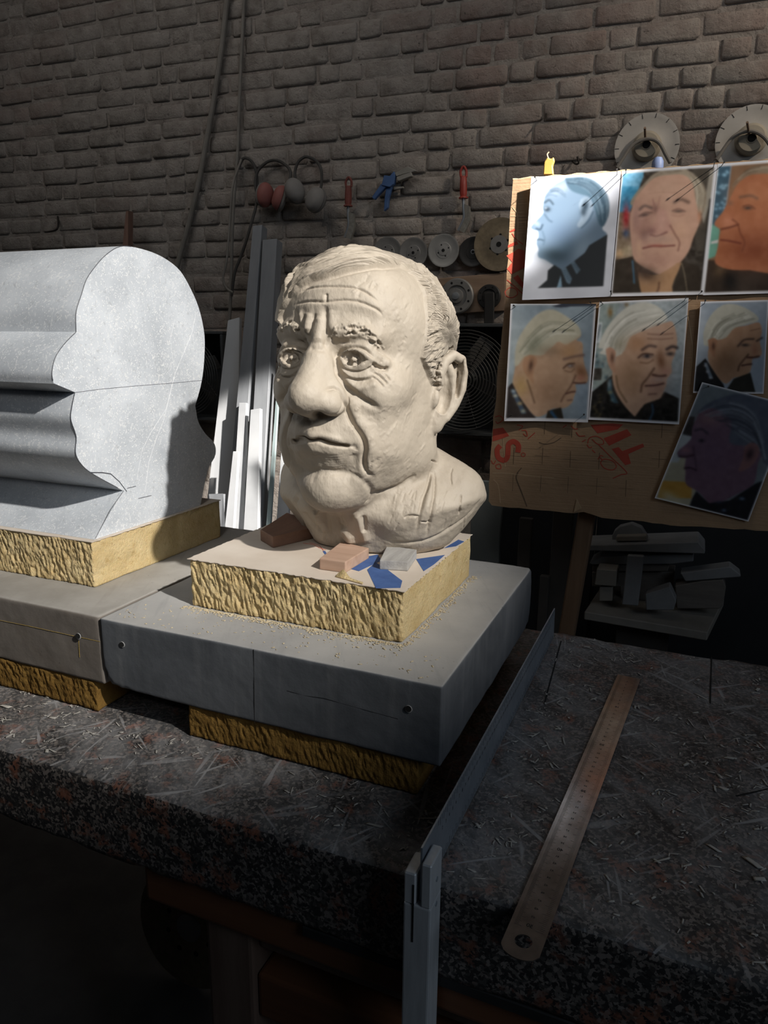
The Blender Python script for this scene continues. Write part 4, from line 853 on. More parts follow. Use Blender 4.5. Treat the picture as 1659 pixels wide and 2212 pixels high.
p.flat([(90, 2060), (100, 1520), (190, 1420), (300, 1640), (480, 1900), (620, 2060)], (58, 50, 48), 16); p.flat([(180, 1520), (240, 1560), (430, 1940), (350, 1950), (190, 1600)], (74, 92, 116), 14)
for (x, y, c_) in ((210, 1560, (176, 196, 206)), (245, 1640, (206, 206, 186)), (320, 1770, (200, 172, 120)), (375, 1900, (180, 184, 160))): p.blob(x, y, 40, 30, c_, 0.95)
p.flat([(740, 2060), (780, 1900), (1000, 1840), (1050, 2060)], (54, 48, 40), 14); p.line([(840, 1920), (930, 2040)], 26, (42, 96, 150), 0.9); p.grain(0.012, 6, 5); p.border(0.02, 0.008, 0.02, 0.03)
p.flat([(850, 170), (1100, 100), (1600, 100), (1600, 160), (1200, 170), (1000, 190)], (60, 66, 80), 8)
ph4 = sheet(p, 'photograph of the old man turned away to the right, left end of the middle row', 0.0035, (0.014, 0.010, 0.004, 0.005), 4)
# 5: three-quarter view, facing right
p = Print([(1295.5, 652.7), (1487.4, 644), (1466.8, 916), (1272, 905.6)], 1265, 640, 7.06); p.img[:] = (172, 184, 190); p.flat([(100, 60), (560, 60), (420, 420), (420, 1300), (100, 1400)], (150, 166, 164), 40); p.blob(385, 240, 40, 70, (150, 114, 62), 0.95); p.blob(640, 130, 34, 40, (140, 110, 70), 0.8)
for q in range(22): p.blob(rng.uniform(140, 340), rng.uniform(820, 1250), 30, 28, ((92, 128, 140), (56, 74, 86), (160, 176, 178))[q % 3], 0.7)
p.flat([(150, 400), (260, 390), (240, 700), (150, 690)], (206, 216, 220), 20); p.line([(230, 430), (210, 520), (180, 660)], 14, (80, 92, 104), 0.8); p.flat([(130, 1080), (260, 1080), (250, 1260), (110, 1260)], (70, 66, 60), 16); p.flat([(60, 1480), (300, 1290), (420, 1180), (1420, 1560), (1400, 1960), (40, 1960)], (34, 32, 30), 16); p.flat([(1210, 1440), (1420, 1540), (1400, 1940), (1150, 1940), (1100, 1650)], (36, 34, 30), 16); p.grain(0.02, 16, 6)
p.fill([(690, 600), (900, 500), (1200, 400), (1330, 380), (1390, 560), (1400, 720), (1370, 860), (1320, 1000), (1320, 1140), (1250, 1240), (1240, 1330), (1200, 1430), (1150, 1540), (1000, 1600), (900, 1650), (880, 1750), (800, 1850), (600, 1650), (460, 1400), (420, 1150), (480, 900), (560, 700)], (210, 168, 140), 14)
p.fill([(300, 780), (200, 760), (280, 560), (420, 360), (620, 180), (860, 90), (1080, 130), (1230, 260), (1240, 370), (1000, 470), (780, 560), (690, 620), (600, 820), (480, 900), (320, 880), (220, 850)], (218, 216, 204), 20); p.hair([(260, 800), (400, 520), (700, 260), (1100, 180)], [(560, 860), (620, 660), (820, 520), (1200, 380)], 70, 10, (242, 240, 230), (160, 158, 144), 9, 0.5); p.blob(540, 720, 90, 140, (150, 140, 114), 0.6, 0.5)
p.fill([(320, 790), (390, 760), (470, 820), (470, 900), (450, 1000), (490, 1150), (400, 1100), (340, 960)], (206, 154, 126), 14); p.blob(420, 920, 30, 80, (96, 66, 54), 0.8); p.blob(700, 1200, 240, 300, (160, 122, 90), 0.75); p.blob(1100, 560, 220, 120, (206, 168, 146), 0.7); p.blob(800, 700, 150, 140, (180, 122, 76), 0.5); p.blob(1080, 1350, 160, 160, (166, 124, 112), 0.6)
for yy in (560, 630): p.line([(960, yy), (1150, yy + 10), (1340, yy - 5)], 8, (136, 92, 74), 0.7)
p.line([(880, 800), (980, 740), (1080, 750)], 22, (84, 62, 58), 0.8); p.line([(1250, 790), (1330, 750), (1400, 770)], 24, (60, 48, 50), 0.85); p.blob(950, 895, 90, 34, (96, 84, 84), 0.9); p.blob(955, 893, 26, 26, (36, 38, 48), 0.95); p.blob(1300, 860, 60, 30, (48, 42, 46), 0.9); p.line([(820, 920), (900, 860), (1040, 870)], 12, (70, 44, 36), 0.85); p.line([(850, 990), (960, 1000), (1050, 950)], 12, (130, 92, 66), 0.7)
p.blob(1160, 960, 60, 150, (120, 72, 44), 0.75, -0.15); p.blob(1230, 1130, 80, 60, (196, 140, 124), 0.7); p.line([(1040, 1180), (1140, 1200), (1230, 1190)], 18, (70, 38, 34), 0.85); p.line([(1060, 1080), (960, 1230), (880, 1330), (860, 1440)], 15, (92, 62, 46), 0.8); p.blob(1150, 1250, 110, 40, (190, 164, 158), 0.6); p.line([(930, 1350), (1080, 1340), (1200, 1310)], 13, (66, 34, 34), 0.9); p.line([(980, 1480), (1090, 1470)], 14, (112, 76, 70), 0.7)
p.line([(480, 1200), (520, 1400), (640, 1600)], 14, (110, 84, 54), 0.7); p.flat([(370, 1250), (410, 1240), (420, 1420), (520, 1620), (440, 1620), (340, 1420)], (60, 88, 104), 12); p.blob(370, 1330, 28, 60, (150, 170, 178), 0.8); p.blob(390, 1450, 30, 30, (170, 160, 110), 0.7); p.blob(420, 1570, 30, 30, (110, 150, 160), 0.7); p.line([(1030, 1640), (1040, 1760), (980, 1900)], 16, (54, 92, 130), 0.9); p.flat([(720, 1900), (860, 1700), (920, 1640), (900, 1760), (840, 1900)], (40, 36, 32), 10)
for q in range(16): p.blob(rng.uniform(110, 280), rng.uniform(1480, 1860), 30, 12, (104, 92, 56), 0.6, rng.uniform(0, 3))
p.grain(0.012, 6, 7); p.border(0.012, 0.014, 0.016, 0.022)
ph5 = sheet(p, 'photograph of the white-haired old man frowning to the right, middle of the middle row', 0.004, (0.004, 0.004, 0.004, 0.003), 5)
# 6: small three-quarter view on grey
p = Print([(1513, 652), (1660, 648), (1649, 850.5), (1497, 848)], 1400, 640, 4.514, 110, 150); p.img[:] = (158, 172, 188); p.blob(520, 320, 80, 200, (196, 206, 216), 0.6)
p.fill([(820, 300), (960, 280), (1080, 250), (1110, 340), (1090, 430), (1110, 550), (1070, 590), (1020, 600), (1010, 680), (990, 740), (930, 780), (840, 790), (760, 850), (660, 760), (590, 620), (600, 480), (700, 380)], (192, 146, 112), 9); p.fill([(545, 470), (540, 350), (600, 200), (720, 90), (860, 80), (1020, 150), (1080, 230), (960, 270), (840, 310), (760, 400), (640, 430), (590, 480)], (198, 196, 180), 12); p.hair([(570, 420), (680, 250), (900, 140)], [(700, 400), (820, 290), (1050, 220)], 40, 7, (226, 224, 210), (134, 132, 116), 11, 0.55)
p.fill([(585, 420), (640, 400), (680, 430), (660, 500), (655, 590), (600, 520)], (186, 130, 96), 10); p.blob(640, 480, 18, 40, (80, 52, 40), 0.8); p.blob(760, 620, 130, 140, (136, 98, 68), 0.7); p.line([(880, 480), (940, 420), (1030, 410)], 11, (80, 58, 48), 0.85); p.blob(950, 470, 40, 15, (56, 46, 46), 0.9); p.line([(1060, 430), (1110, 400)], 10, (60, 46, 42), 0.8); p.blob(1040, 520, 34, 60, (176, 112, 84), 0.7); p.line([(970, 590), (1030, 590), (1080, 580)], 10, (72, 38, 30), 0.85); p.line([(980, 560), (900, 660), (880, 720)], 9, (84, 54, 38), 0.8); p.line([(920, 670), (970, 660), (1010, 655)], 8, (64, 34, 30), 0.9)
p.line([(1000, 330), (1090, 310)], 5, (120, 84, 60), 0.7); p.flat([(440, 950), (470, 680), (560, 600), (680, 780), (740, 860), (760, 950)], (32, 30, 30), 9); p.flat([(740, 950), (840, 800), (1000, 740), (1050, 950)], (44, 42, 36), 9); p.flat([(545, 640), (575, 640), (640, 800), (600, 800)], (110, 126, 142), 8)
for (x, y) in ((560, 670), (580, 730), (610, 790)): p.blob(x, y, 16, 14, (186, 190, 196), 0.8)
p.grain(0.02, 6, 8); p.border(0.016, 0.014, 0.016, 0.018)
ph6 = sheet(p, 'smaller photograph of the old man facing right on grey, right end of the middle row', 0.0035, (0.006, 0.0, 0.002, 0.0), 6)
# 7: tilted print, profile facing left, dim violet tones
p = Print([(1516.3, 825), (1712, 875), (1616, 1125), (1414.4, 1074)], 1400, 640, 4.514); p.img[:] = (112, 124, 132); p.flat([(60, 1960), (250, 1450), (480, 1500), (470, 1900), (380, 2100)], (170, 164, 140), 20); p.flat([(120, 1780), (440, 1800), (430, 1960), (100, 1960)], (196, 146, 56), 14); p.blob(230, 1960, 110, 50, (206, 196, 160), 0.9, 0.5); p.flat([(380, 1150), (460, 1160), (440, 1350), (340, 1320)], (54, 50, 50), 10); p.flat([(340, 1330), (440, 1350), (300, 1600), (220, 1600)], (176, 186, 190), 14)
p.fill([(500, 1130), (440, 1260), (430, 1360), (380, 1420), (290, 1500), (320, 1550), (375, 1560), (365, 1640), (375, 1700), (370, 1790), (400, 1840), (480, 1880), (560, 1960), (620, 2040), (900, 1900), (1040, 1800), (1080, 1600), (1200, 1300), (1000, 1050), (700, 1040)], (112, 84, 104), 9); p.blob(640, 1500, 180, 180, (104, 80, 108), 0.5); p.blob(600, 1180, 120, 70, (146, 110, 110), 0.6)
p.fill([(480, 1130), (560, 1050), (720, 980), (900, 950), (1169, 1000), (1400, 1100), (1300, 1600), (1140, 1620), (1080, 1430), (940, 1440), (800, 1400), (820, 1200), (640, 1080)], (84, 92, 110), 14); p.hair([(500, 1110), (760, 1020), (1000, 1100), (1100, 1300), (1150, 1550)], [(800, 1250), (900, 1330), (1000, 1400), (1060, 1440), (1130, 1600)], 50, 7, (140, 150, 164), (48, 52, 66), 13, 0.5)
p.fill([(950, 1450), (1010, 1410), (1080, 1440), (1080, 1540), (1000, 1650), (890, 1690), (930, 1570)], (136, 94, 96), 9); p.blob(1000, 1520, 36, 60, (50, 36, 46), 0.85, 0.5); p.line([(470, 1290), (530, 1280), (590, 1320)], 13, (52, 40, 56), 0.8); p.blob(530, 1390, 30, 18, (34, 28, 40), 0.9); p.line([(310, 1540), (370, 1545), (450, 1530)], 11, (60, 36, 50), 0.85); p.blob(380, 1480, 50, 30, (150, 104, 112), 0.7); p.line([(450, 1450), (470, 1560), (480, 1660)], 10, (74, 52, 72), 0.7); p.line([(365, 1660), (420, 1655), (480, 1680)], 9, (50, 30, 44), 0.9)
p.flat([(380, 2130), (440, 1960), (480, 1890), (600, 2010), (800, 1980), (1050, 1810), (1300, 1700), (1000, 2300)], (30, 30, 36), 9); p.blob(920, 1960, 26, 16, (110, 136, 168), 0.9); p.blob(745, 2080, 22, 16, (100, 126, 158), 0.9); p.blob(700, 2000, 40, 14, (54, 66, 84), 0.8); p.grain(0.02, 6, 9); p.border(0.012, 0.01, 0.012, 0.012)
ph7 = sheet(p, 'tilted violet-toned profile photograph hanging at the lower right of the cardboard', 0.008, (0.004, 0.0, 0.0, 0.0), 7)

# nails that hold the prints
m_nail = simple_mat('dark_nail_steel', (0.08, 0.075, 0.07), (0.14, 0.13, 0.12), 40, 0.45, 0.8, bumps=0)
nail_me = MB().lathe([(0.0006, -0.004), (0.00075, 0.0), (0.00075, 0.033), (0.0021, 0.0335), (0.0021, 0.0348)], 8).mesh('nail', True); nail_me.materials.append(m_nail)
NAILS = [((1161, 392), 'at the upper left corner of the blue-toned photograph'), ((1333, 377), 'at the upper right corner of the blue-toned photograph'), ((1352, 374), 'at the upper left corner of the frontal photograph'), ((1541, 361), 'at the upper right corner of the frontal photograph'), ((1558, 359), 'at the upper left corner of the orange-lit photograph'),
         ((1322, 636), 'at the lower left corner of the frontal photograph'), ((1514, 632), 'at the lower right corner of the frontal photograph'), ((1115, 663), 'at the upper left corner of the left middle-row photograph'), ((1280, 661), 'at the upper right corner of the left middle-row photograph'), ((1303, 657), 'at the upper left corner of the frowning photograph'), ((1478, 650), 'at the upper right corner of the frowning photograph'),
         ((1521, 657), 'at the upper left corner of the smaller grey photograph'), ((1108, 897), 'at the lower left corner of the left middle-row photograph'), ((1262, 897), 'at the lower right corner of the left middle-row photograph'), ((1527, 836), 'at the top corner of the tilted photograph')]
for (x, y), where in NAILS:
    P = bpt(x, y, 0.006); o = bpy.data.objects.new('nail', nail_me); COL.objects.link(o); o.location = P
    o.rotation_euler = Vector(WN + np.array([rng.uniform(-.12, .12), 0, rng.uniform(0.0, .22)])).to_track_quat('Z', 'Y').to_euler()
    tag(o, 'thin dark nail ' + where, 'nail', 'nails through the photographs')
# ------------------------------------------------------------------ background: things on and against the wall
def wall_line(px, off): return [wall_pt(x, y, o) for (x, y), o in zip(px, off if isinstance(off, (list, tuple)) else [off] * len(px))]
def smooth_pts(P, n): return [tuple(p) for p in catmull(np.array(P), n)]
m_cable = simple_mat('dusty_grey_cable', (0.20, 0.18, 0.155), (0.28, 0.255, 0.225), 12, 0.8)
m_dcable = simple_mat('dusty_dark_cable', (0.05, 0.046, 0.042), (0.10, 0.092, 0.084), 12, 0.8)
def cable(name, px, off, r, mat, label, n=50):
    o = MB().tube(smooth_pts(wall_line(px, off), n), r, 10).build(name, mat, smooth=True); return tag(o, label, name.split('_')[-1])
cable('air_hose', [(496, -40), (490, 5), (478, 110), (462, 215), (445, 310), (428, 400), (402, 505), (384, 570), (372, 625), (368, 700)], 0.026, 0.0105, m_cable, 'thick grey hose running diagonally down the brick wall above the profiled stone')
cable('power_cable', [(530, -40), (527, 10), (523, 90), (518, 200), (513, 335), (506, 420), (501, 520), (499, 620), (494, 720), (480, 900)], [0.022] * 5 + [0.05, 0.06, 0.06, 0.06, 0.08], 0.0065, m_cable, 'thin grey cable hanging straight down the wall beside the diagonal hose')
cable('slack_cable', [(521, 345), (503, 400), (497, 470), (490, 560), (482, 600), (489, 622), (503, 632)], [0.045, 0.09, 0.11, 0.12, 0.12, 0.12, 0.12], 0.0045, m_cable, 'thin grey cable hanging in a narrow slack loop beside the upright cable')
cable('looped_cable', [(516, 360), (524, 344), (534, 342), (546, 352), (554, 375), (556, 410), (553, 445), (545, 475), (532, 520), (518, 560), (507, 590), (500, 640)], [0.03, 0.03, 0.03, 0.03, 0.03, 0.03, 0.04, 0.05, 0.06, 0.07, 0.07, 0.07], 0.0055, m_dcable, 'dark cable looped over a nail left of the red ear defenders')
# hooks, nails and battens on the wall
m_iron = simple_mat('rusty_dark_iron', (0.035, 0.03, 0.028), (0.07, 0.058, 0.05), 30, 0.6, 0.5)
def hook(name, px, off, r, label, cat): return tag(MB().tube(smooth_pts(wall_line(px, off), 12), r, 8).build(name, m_iron, smooth=True), label, cat)
hook('wall_hook', [(125, 468), (126, 485), (122, 496), (108, 500), (97, 501)], [0.0, 0.03, 0.045, 0.045, 0.05], 0.004, 'small bent black hook on the wall above the profiled stone', 'hook')
hook('wall_hook', [(1238, 348), (1243, 354), (1250, 352), (1247, 338)], [0.0, 0.03, 0.04, 0.045], 0.0032, 'small rusty hook on the bricks just above the cardboard', 'hook')
hook('wall_nail', [(1180, 244), (1179, 256), (1176, 262)], [0.0, 0.035, 0.04], 0.0032, 'bent nail in the bricks high above the cardboard', 'nail')
m_batten = simple_mat('reddish_batten_wood', (0.22, 0.12, 0.09), (0.30, 0.18, 0.135), 6, 0.8, 0, 0.3, 0.001, (8, 8, 1))
P = [wall_pt(x, y, 0.10) for x, y in ((262, 560), (276, 560), (277, 455), (272, 456))]
o = MB().prism([tuple(p - P[0]) for p in P], tuple(-WN * 0.03)).build('wooden_batten', m_batten); o.location = P[0]; tag(o, 'narrow reddish wooden batten rising behind the profiled stone', 'batten')

# ear defenders
def ear_muffs(label, cups, band, c_shell, c_pad, coff=0.05):
    ms = simple_mat('muff_shell', tuple(np.array(c_shell) * 0.8), c_shell, 15, 0.7); mp = simple_mat('muff_pad', tuple(np.array(c_pad) * 0.8), c_pad, 15, 0.8)
    base = wall_pt(*cups[0][0], 0.05); e = empty('ear_defenders', tuple(base), label, 'ear defenders', 'ear defenders on the wall')
    part_of(MB().tube(smooth_pts([wall_pt(x, y, o) for (x, y), o in band], 40), 0.0055, 8).build('headband', m_dcable, smooth=True), e)
    for (c, rx, rz, rot, lean) in cups:
        C = wall_pt(*c, coff); M = Matrix.Translation(C) @ Matrix.Rotation(W_TH, 4, 'Z') @ Matrix.Rotation(rot, 4, 'Y') @ Matrix.Rotation(lean, 4, 'Z')
        sc = Matrix.Diagonal((1, 1, rz / rx, 1)); R90 = Matrix.Rotation(PI / 2, 4, 'X')
        o = part_of(MB().lathe([(rx * 0.1, 0.030), (rx * 0.55, 0.028), (rx * 0.85, 0.020), (rx, 0.006), (rx, 0.0), (rx * 0.9, -0.002)], 24, M @ sc @ R90).build('ear_cup', ms, smooth=True), e)
        part_of(MB().lathe([(rx * 0.98, -0.002), (rx * 1.02, -0.010), (rx * 0.9, -0.018), (rx * 0.5, -0.018)], 24, M @ sc @ R90).build('ear_cushion', mp, smooth=True), e); nest(COL.objects[-1], o)
ear_muffs('ear defenders with faded red cups hanging beside the looped cable', [((572, 421), 0.034, 0.045, 0.12, 1.05), ((606, 428), 0.034, 0.046, 0.4, -0.9)], [((566, 445), .04), ((552, 405), .04), ((556, 372), .035), ((574, 352), .03), ((594, 346), .03), ((614, 354), .03), ((628, 375), .04), ((616, 420), .05)], (0.36, 0.13, 0.11), (0.25, 0.23, 0.21))
ear_muffs('grey ear defenders with a dark headband hanging right of the red ones', [((637, 412), 0.036, 0.046, -0.35, 0.7), ((682, 432), 0.040, 0.045, 0.55, -0.35)], [((641, 400), .04), ((637, 375), .04), ((643, 352), .035), ((656, 340), .03), ((668, 340), .03), ((684, 349), .03), ((694, 368), .04), ((694, 400), .04), ((686, 425), .05)], (0.30, 0.28, 0.26), (0.20, 0.19, 0.18), 0.075)

# wire brushes with red handles
m_redpl = simple_mat('worn_red_plastic', (0.30, 0.035, 0.025), (0.42, 0.06, 0.04), 20, 0.5); m_mtl = simple_mat('dull_steel', (0.30, 0.32, 0.34), (0.42, 0.44, 0.46), 20, 0.45, 0.6); m_brs = simple_mat('wire_bristle', (0.16, 0.15, 0.13), (0.26, 0.25, 0.22), 90, 0.7)
def wire_brush(top, bot, mid, tip, label, dark):
    mr = m_redpl if not dark else simple_mat('dusty_red_plastic', (0.16, 0.045, 0.035), (0.24, 0.07, 0.055), 20, 0.7)
    base = wall_pt(*bot, 0.03); e = empty('wire_brush', tuple(base), label, 'wire brush')
    a, b_ = np.array(top, float), np.array(bot, float)
    part_of(MB().tube([tuple(wall_pt(*(a + (b_ - a) * t), 0.035)) for t in (0.30, 0.36, 0.6, 0.85, 0.93, 0.96, 1.0)], [0.009, 0.012, 0.013, 0.013, 0.011, 0.017, 0.017], 10).build('handle', mr, smooth=True), e)
    loop = [(a[0] - 5, a[1] + 0.33 * (b_[1] - a[1])), (a[0] - 6, a[1] + 10), (a[0], a[1]), (a[0] + 6, a[1] + 8), (a[0] + 6, a[1] + 0.33 * (b_[1] - a[1]))]
    part_of(MB().tube(smooth_pts(wall_line(loop, 0.035), 18), 0.0045, 8).build('hanging_loop', mr, smooth=True), e)
    sp = [(b_[0], b_[1]), ((b_[0] + mid[0]) / 2, (b_[1] + mid[1]) / 2), mid, tip]
    part_of(MB().tube(smooth_pts(wall_line(sp, 0.035), 20), 0.0058, 8).build('spine', m_mtl, smooth=True), e)
    q = catmull(np.array(sp, float), 16)[3:]; poly = [tuple(wall_pt(x + 4, y, 0.028)) for x, y in q] + [tuple(wall_pt(x + 15, y + 5, 0.028)) for x, y in q[::-1]]
    part_of(MB().prism(poly, tuple(WN * 0.014)).build('bristles', m_brs), e)
wire_brush((753, 383), (752, 446), (753, 488), (745, 513), 'dusty red-handled wire brush hanging right of the grey ear defenders', True)
wire_brush((1001, 360), (1001, 429), (1002, 472), (990, 499), 'bright red-handled wire brush hanging left of the cardboard', False)
# blue spring clamp
m_bluepl = simple_mat('blue_clamp_plastic', (0.045, 0.10, 0.24), (0.075, 0.15, 0.33), 20, 0.5); m_greyj = simple_mat('dusty_clamp_jaw', (0.24, 0.23, 0.20), (0.34, 0.32, 0.29), 20, 0.8)
e = empty('spring_clamp', tuple(wall_pt(845, 400, 0.03)), 'blue plastic spring clamp hanging on the bricks above the bust', 'clamp')
def wall_prism(px, off, th, mat, name, root, bev=0.002): return part_of(MB().prism([tuple(wall_pt(x, y, off)) for x, y in px], tuple(WN * th)).build(name, mat, bevel=bev), root)
wall_prism([(834, 381), (846, 383), (855, 372), (858, 380), (855, 400), (846, 407), (828, 403)], 0.028, 0.022, m_bluepl, 'clamp_body', e)
wall_prism([(826, 399), (838, 405), (820, 424), (812, 433), (806, 428)], 0.030, 0.016, m_bluepl, 'clamp_handle', e); wall_prism([(838, 404), (850, 404), (843, 428), (841, 450), (832, 458), (834, 428)], 0.024, 0.016, m_bluepl, 'clamp_handle', e)
wall_prism([(856, 376), (884, 362), (900, 369), (905, 372), (880, 378), (860, 384)], 0.026, 0.02, m_greyj, 'clamp_jaw', e); wall_prism([(860, 385), (892, 373), (894, 383), (864, 394)], 0.026, 0.02, m_greyj, 'clamp_jaw', e); wall_prism([(852, 405), (874, 404), (874, 408), (853, 412)], 0.020, 0.012, m_greyj, 'trigger_bar', e)

# discs
def disc_mats(tone): return simple_mat('disc_metal', tuple(np.array(tone) * 0.75), tone, 18, 0.5, 0.35)
m_dgrey = disc_mats((0.30, 0.29, 0.275)); m_dlite = disc_mats((0.42, 0.41, 0.39)); m_ddark = disc_mats((0.05, 0.048, 0.046)); m_dbeige = simple_mat('perforated_flap_disc', (0.16, 0.125, 0.08), (0.24, 0.19, 0.125), 60, 0.9); m_dust = simple_mat('dusty_disc', (0.44, 0.41, 0.37), (0.56, 0.525, 0.48), 10, 0.8)
def wall_M(px, py, off): return Matrix.Translation(wall_pt(px, py, off)) @ Matrix.Rotation(W_TH, 4, 'Z') @ Matrix.Rotation(PI / 2, 4, 'X')
def pxr(px, py, rpx, off): return float(np.linalg.norm(wall_pt(px + rpx, py, off) - wall_pt(px - rpx, py, off)) / 2 * 0.97)
def ring_holes(e, M, n, rr, hr, z, mat, name='hole'):
    for i in range(n):
        a = 2 * PI * i / n + 0.4; part_of(MB().lathe([(hr, z - 0.002), (hr, z + 0.0006)], 10, M @ Matrix.Translation((rr * math.cos(a), rr * math.sin(a), 0))).build(name, mat), e)
def cut_disc(px, py, rpx, off, mat, label, holes=4, hub=0.23, hubmat=None, slots=0):
    r = pxr(px, py, rpx, off); M = wall_M(px, py, off); e = empty('cutting_disc', tuple(wall_pt(px, py, off)), label, 'disc', 'discs hung on the wall')
    bl = part_of(MB().lathe([(0.2 * r, -0.002), (r, -0.0016), (r, 0.0012), (r * 0.90, 0.0014), (r * 0.88, 0.0008), (r * 0.5, 0.0008), (r * 0.48, 0.0016), (0.1 * r, 0.0016)], 48, M).build('disc_blade', mat, smooth=True), e)
    part_of(MB().lathe([(hub * r, 0.0014), (hub * r, 0.0032), (hub * r * 0.5, 0.0038)], 24, M).build('hub_ring', hubmat or mat, smooth=True), e)
    part_of(MB().lathe([(0.10 * r, 0.003), (0.10 * r, 0.0046)], 16, M).build('bore', m_hole), e)
    if holes: ring_holes(e, M, holes, r * 0.36, r * 0.05, 0.0012, m_hole)
    for i in range(slots):
        a = 2 * PI * i / slots; part_of(MB().box((r * 0.86, -0.0008, 0.0008), (r * 0.985, 0.0008, 0.0022), M @ Matrix.Rotation(a, 4, 'Z')).build('rim_slot', m_hole), e); nest(COL.objects[-1], bl)
    return e, r, M
cut_disc(837, 545, 31, 0.030, m_dgrey, 'dull grey cutting disc, first of the row, half hidden by the hair of the bust')
cut_disc(893, 546, 31, 0.032, m_dgrey, 'grey cutting disc second in the row above the bust')
cut_disc(958, 541, 34, 0.034, m_dlite, 'brightest pale cutting disc third in the row above the bust', 4, 0.30)
cut_disc(1022, 544, 31, 0.030, m_ddark, 'black sanding disc with a pale nut between the pale and the perforated disc', 0, 0.16, m_mtl)
cut_disc(1078, 528, 56, 0.040, m_dbeige, 'large beige perforated disc half behind the cardboard edge', 6, 0.34, m_dgrey)
m_plank = simple_mat('pale_plank_wood', (0.22, 0.145, 0.095), (0.32, 0.22, 0.15), 5, 0.75, 0, 0.3, 0.001, (1, 8, 8))
base = wall_pt(1015, 675, 0.02); e = empty('tool_board', tuple(base), 'wooden board screwed to the wall behind the head, carrying two grinding discs', 'board')
part_of(MB().prism([tuple(wall_pt(x, y, 0.012)) for x, y in ((940, 603), (1094, 590), (1094, 672), (940, 680))], tuple(WN * 0.02)).build('plank', m_plank, bevel=0.002), e)
def grind(px, py, rpx, mat, label, thick):
    r = pxr(px, py, rpx, 0.034); M = wall_M(px, py, 0.034); g = empty('grinding_disc', tuple(wall_pt(px, py, 0.034)), label, 'disc', 'discs hung on the wall')
    part_of(MB().lathe([(r * 0.2, 0), (r, 0.0), (r, thick * 0.7), (r * 0.93, thick), (r * 0.62, thick), (r * 0.58, thick * 0.6), (r * 0.42, thick * 0.6), (r * 0.38, thick * 1.3), (r * 0.1, thick * 1.3)], 40, M).build('grinding_wheel', mat, smooth=True), g)
    part_of(MB().lathe([(r * 0.22, thick * 1.2), (r * 0.20, thick * 2.0), (r * 0.08, thick * 2.1)], 16, M).build('clamping_nut', m_mtl, smooth=True), g)
    ring_holes(g, M, 8, r * 0.78, r * 0.07, thick, m_hole, 'rim_recess'); return g, M, r
grind(988, 640, 37, m_dgrey, 'thick grey grinding disc on the wooden board right of the hair of the bust', 0.014)
g, M, r = grind(1057, 641, 26, m_ddark, 'black grinding disc with a long black spanner on the wooden board', 0.010)
part_of(MB().prism([tuple(wall_pt(x, y, 0.058)) for x, y in ((1046, 632), (1068, 631), (1069, 650), (1067, 712), (1064, 726), (1050, 727), (1046, 712), (1047, 655))], tuple(WN * 0.008)).build('pin_spanner', m_ddark, bevel=0.003), g)
# two big diamond blades above the cardboard
def big_blade(px, py, rpx, label, belt, nail):
    e, r, M = cut_disc(px, py, rpx, 0.022, m_dust, label, 0, 0.30, m_dust, 14); e['category'] = 'saw blade'; e['group'] = 'saw blades above the cardboard'
    mb_ = simple_mat('beige_boss', (0.34, 0.29, 0.22), (0.44, 0.385, 0.30), 12, 0.75)
    part_of(MB().lathe([(r * 0.46, 0.0014), (r * 0.44, 0.018), (r * 0.36, 0.026), (r * 0.16, 0.028), (r * 0.14, 0.030)], 36, M).build('flange_boss', mb_, smooth=True), e)
    part_of(MB().lathe([(r * 0.12, 0.027), (r * 0.12, 0.0312)], 20, M).build('bore', m_hole), e)
    part_of(MB().tube(smooth_pts(wall_line(belt, 0.062), 40), 0.0055, 8).build('hanging_strap', m_cable, smooth=True), e)
    part_of(MB().tube([tuple(p) for p in wall_line(nail, [0.0, 0.05, 0.10])], 0.0036, 8).build('peg', m_plank, smooth=True), e)
big_blade(1397, 317, 72, 'dusty round saw blade with a strap, left of the two hung above the cardboard', [(1333, 362), (1347, 340), (1362, 318), (1380, 305), (1404, 300), (1424, 309), (1438, 334), (1448, 352)], [(1394, 322), (1394, 300), (1393, 276)])
big_blade(1622, 303, 80, 'dusty round saw blade at the right edge above the cardboard', [(1548, 345), (1566, 318), (1584, 296), (1606, 285), (1628, 284), (1650, 296), (1668, 320)], [(1622, 312), (1618, 290), (1614, 264)])
m_yel2 = simple_mat('yellow_plastic', (0.42, 0.25, 0.05), (0.52, 0.33, 0.08), 20, 0.6)
e = empty('plastic_clip', tuple(bpt(1187, 380, 0.0)), 'yellow plastic clip hooked over the top edge of the cardboard', 'clip')
part_of(MB().prism([tuple(bpt(x, y, -0.02)) for x, y in ((1175, 380), (1177, 352), (1184, 342), (1192, 346), (1197, 341), (1199, 350), (1195, 360), (1197, 380))], tuple(WN * 0.012)).build('clip_body', m_yel2, bevel=0.002), e)
part_of(MB().tube(smooth_pts([bpt(1186, 345, -0.014), bpt(1182, 334, -0.014), bpt(1186, 328, -0.014)], 10), 0.0014, 6).build('string', m_tear), e)
m_blu2 = simple_mat('pale_blue_plastic', (0.22, 0.30, 0.55), (0.30, 0.38, 0.62), 20, 0.5)
o = MB().lathe([(0.001, 0.022), (0.008, 0.020), (0.012, 0.012), (0.0125, 0.0), (0.0115, -0.02)], 20).build('plastic_object', m_blu2, smooth=True); o.location = bpt(1420, 362, -0.022); tag(o, 'pale blue rounded plastic object sticking up behind the cardboard top edge', 'plastic object')

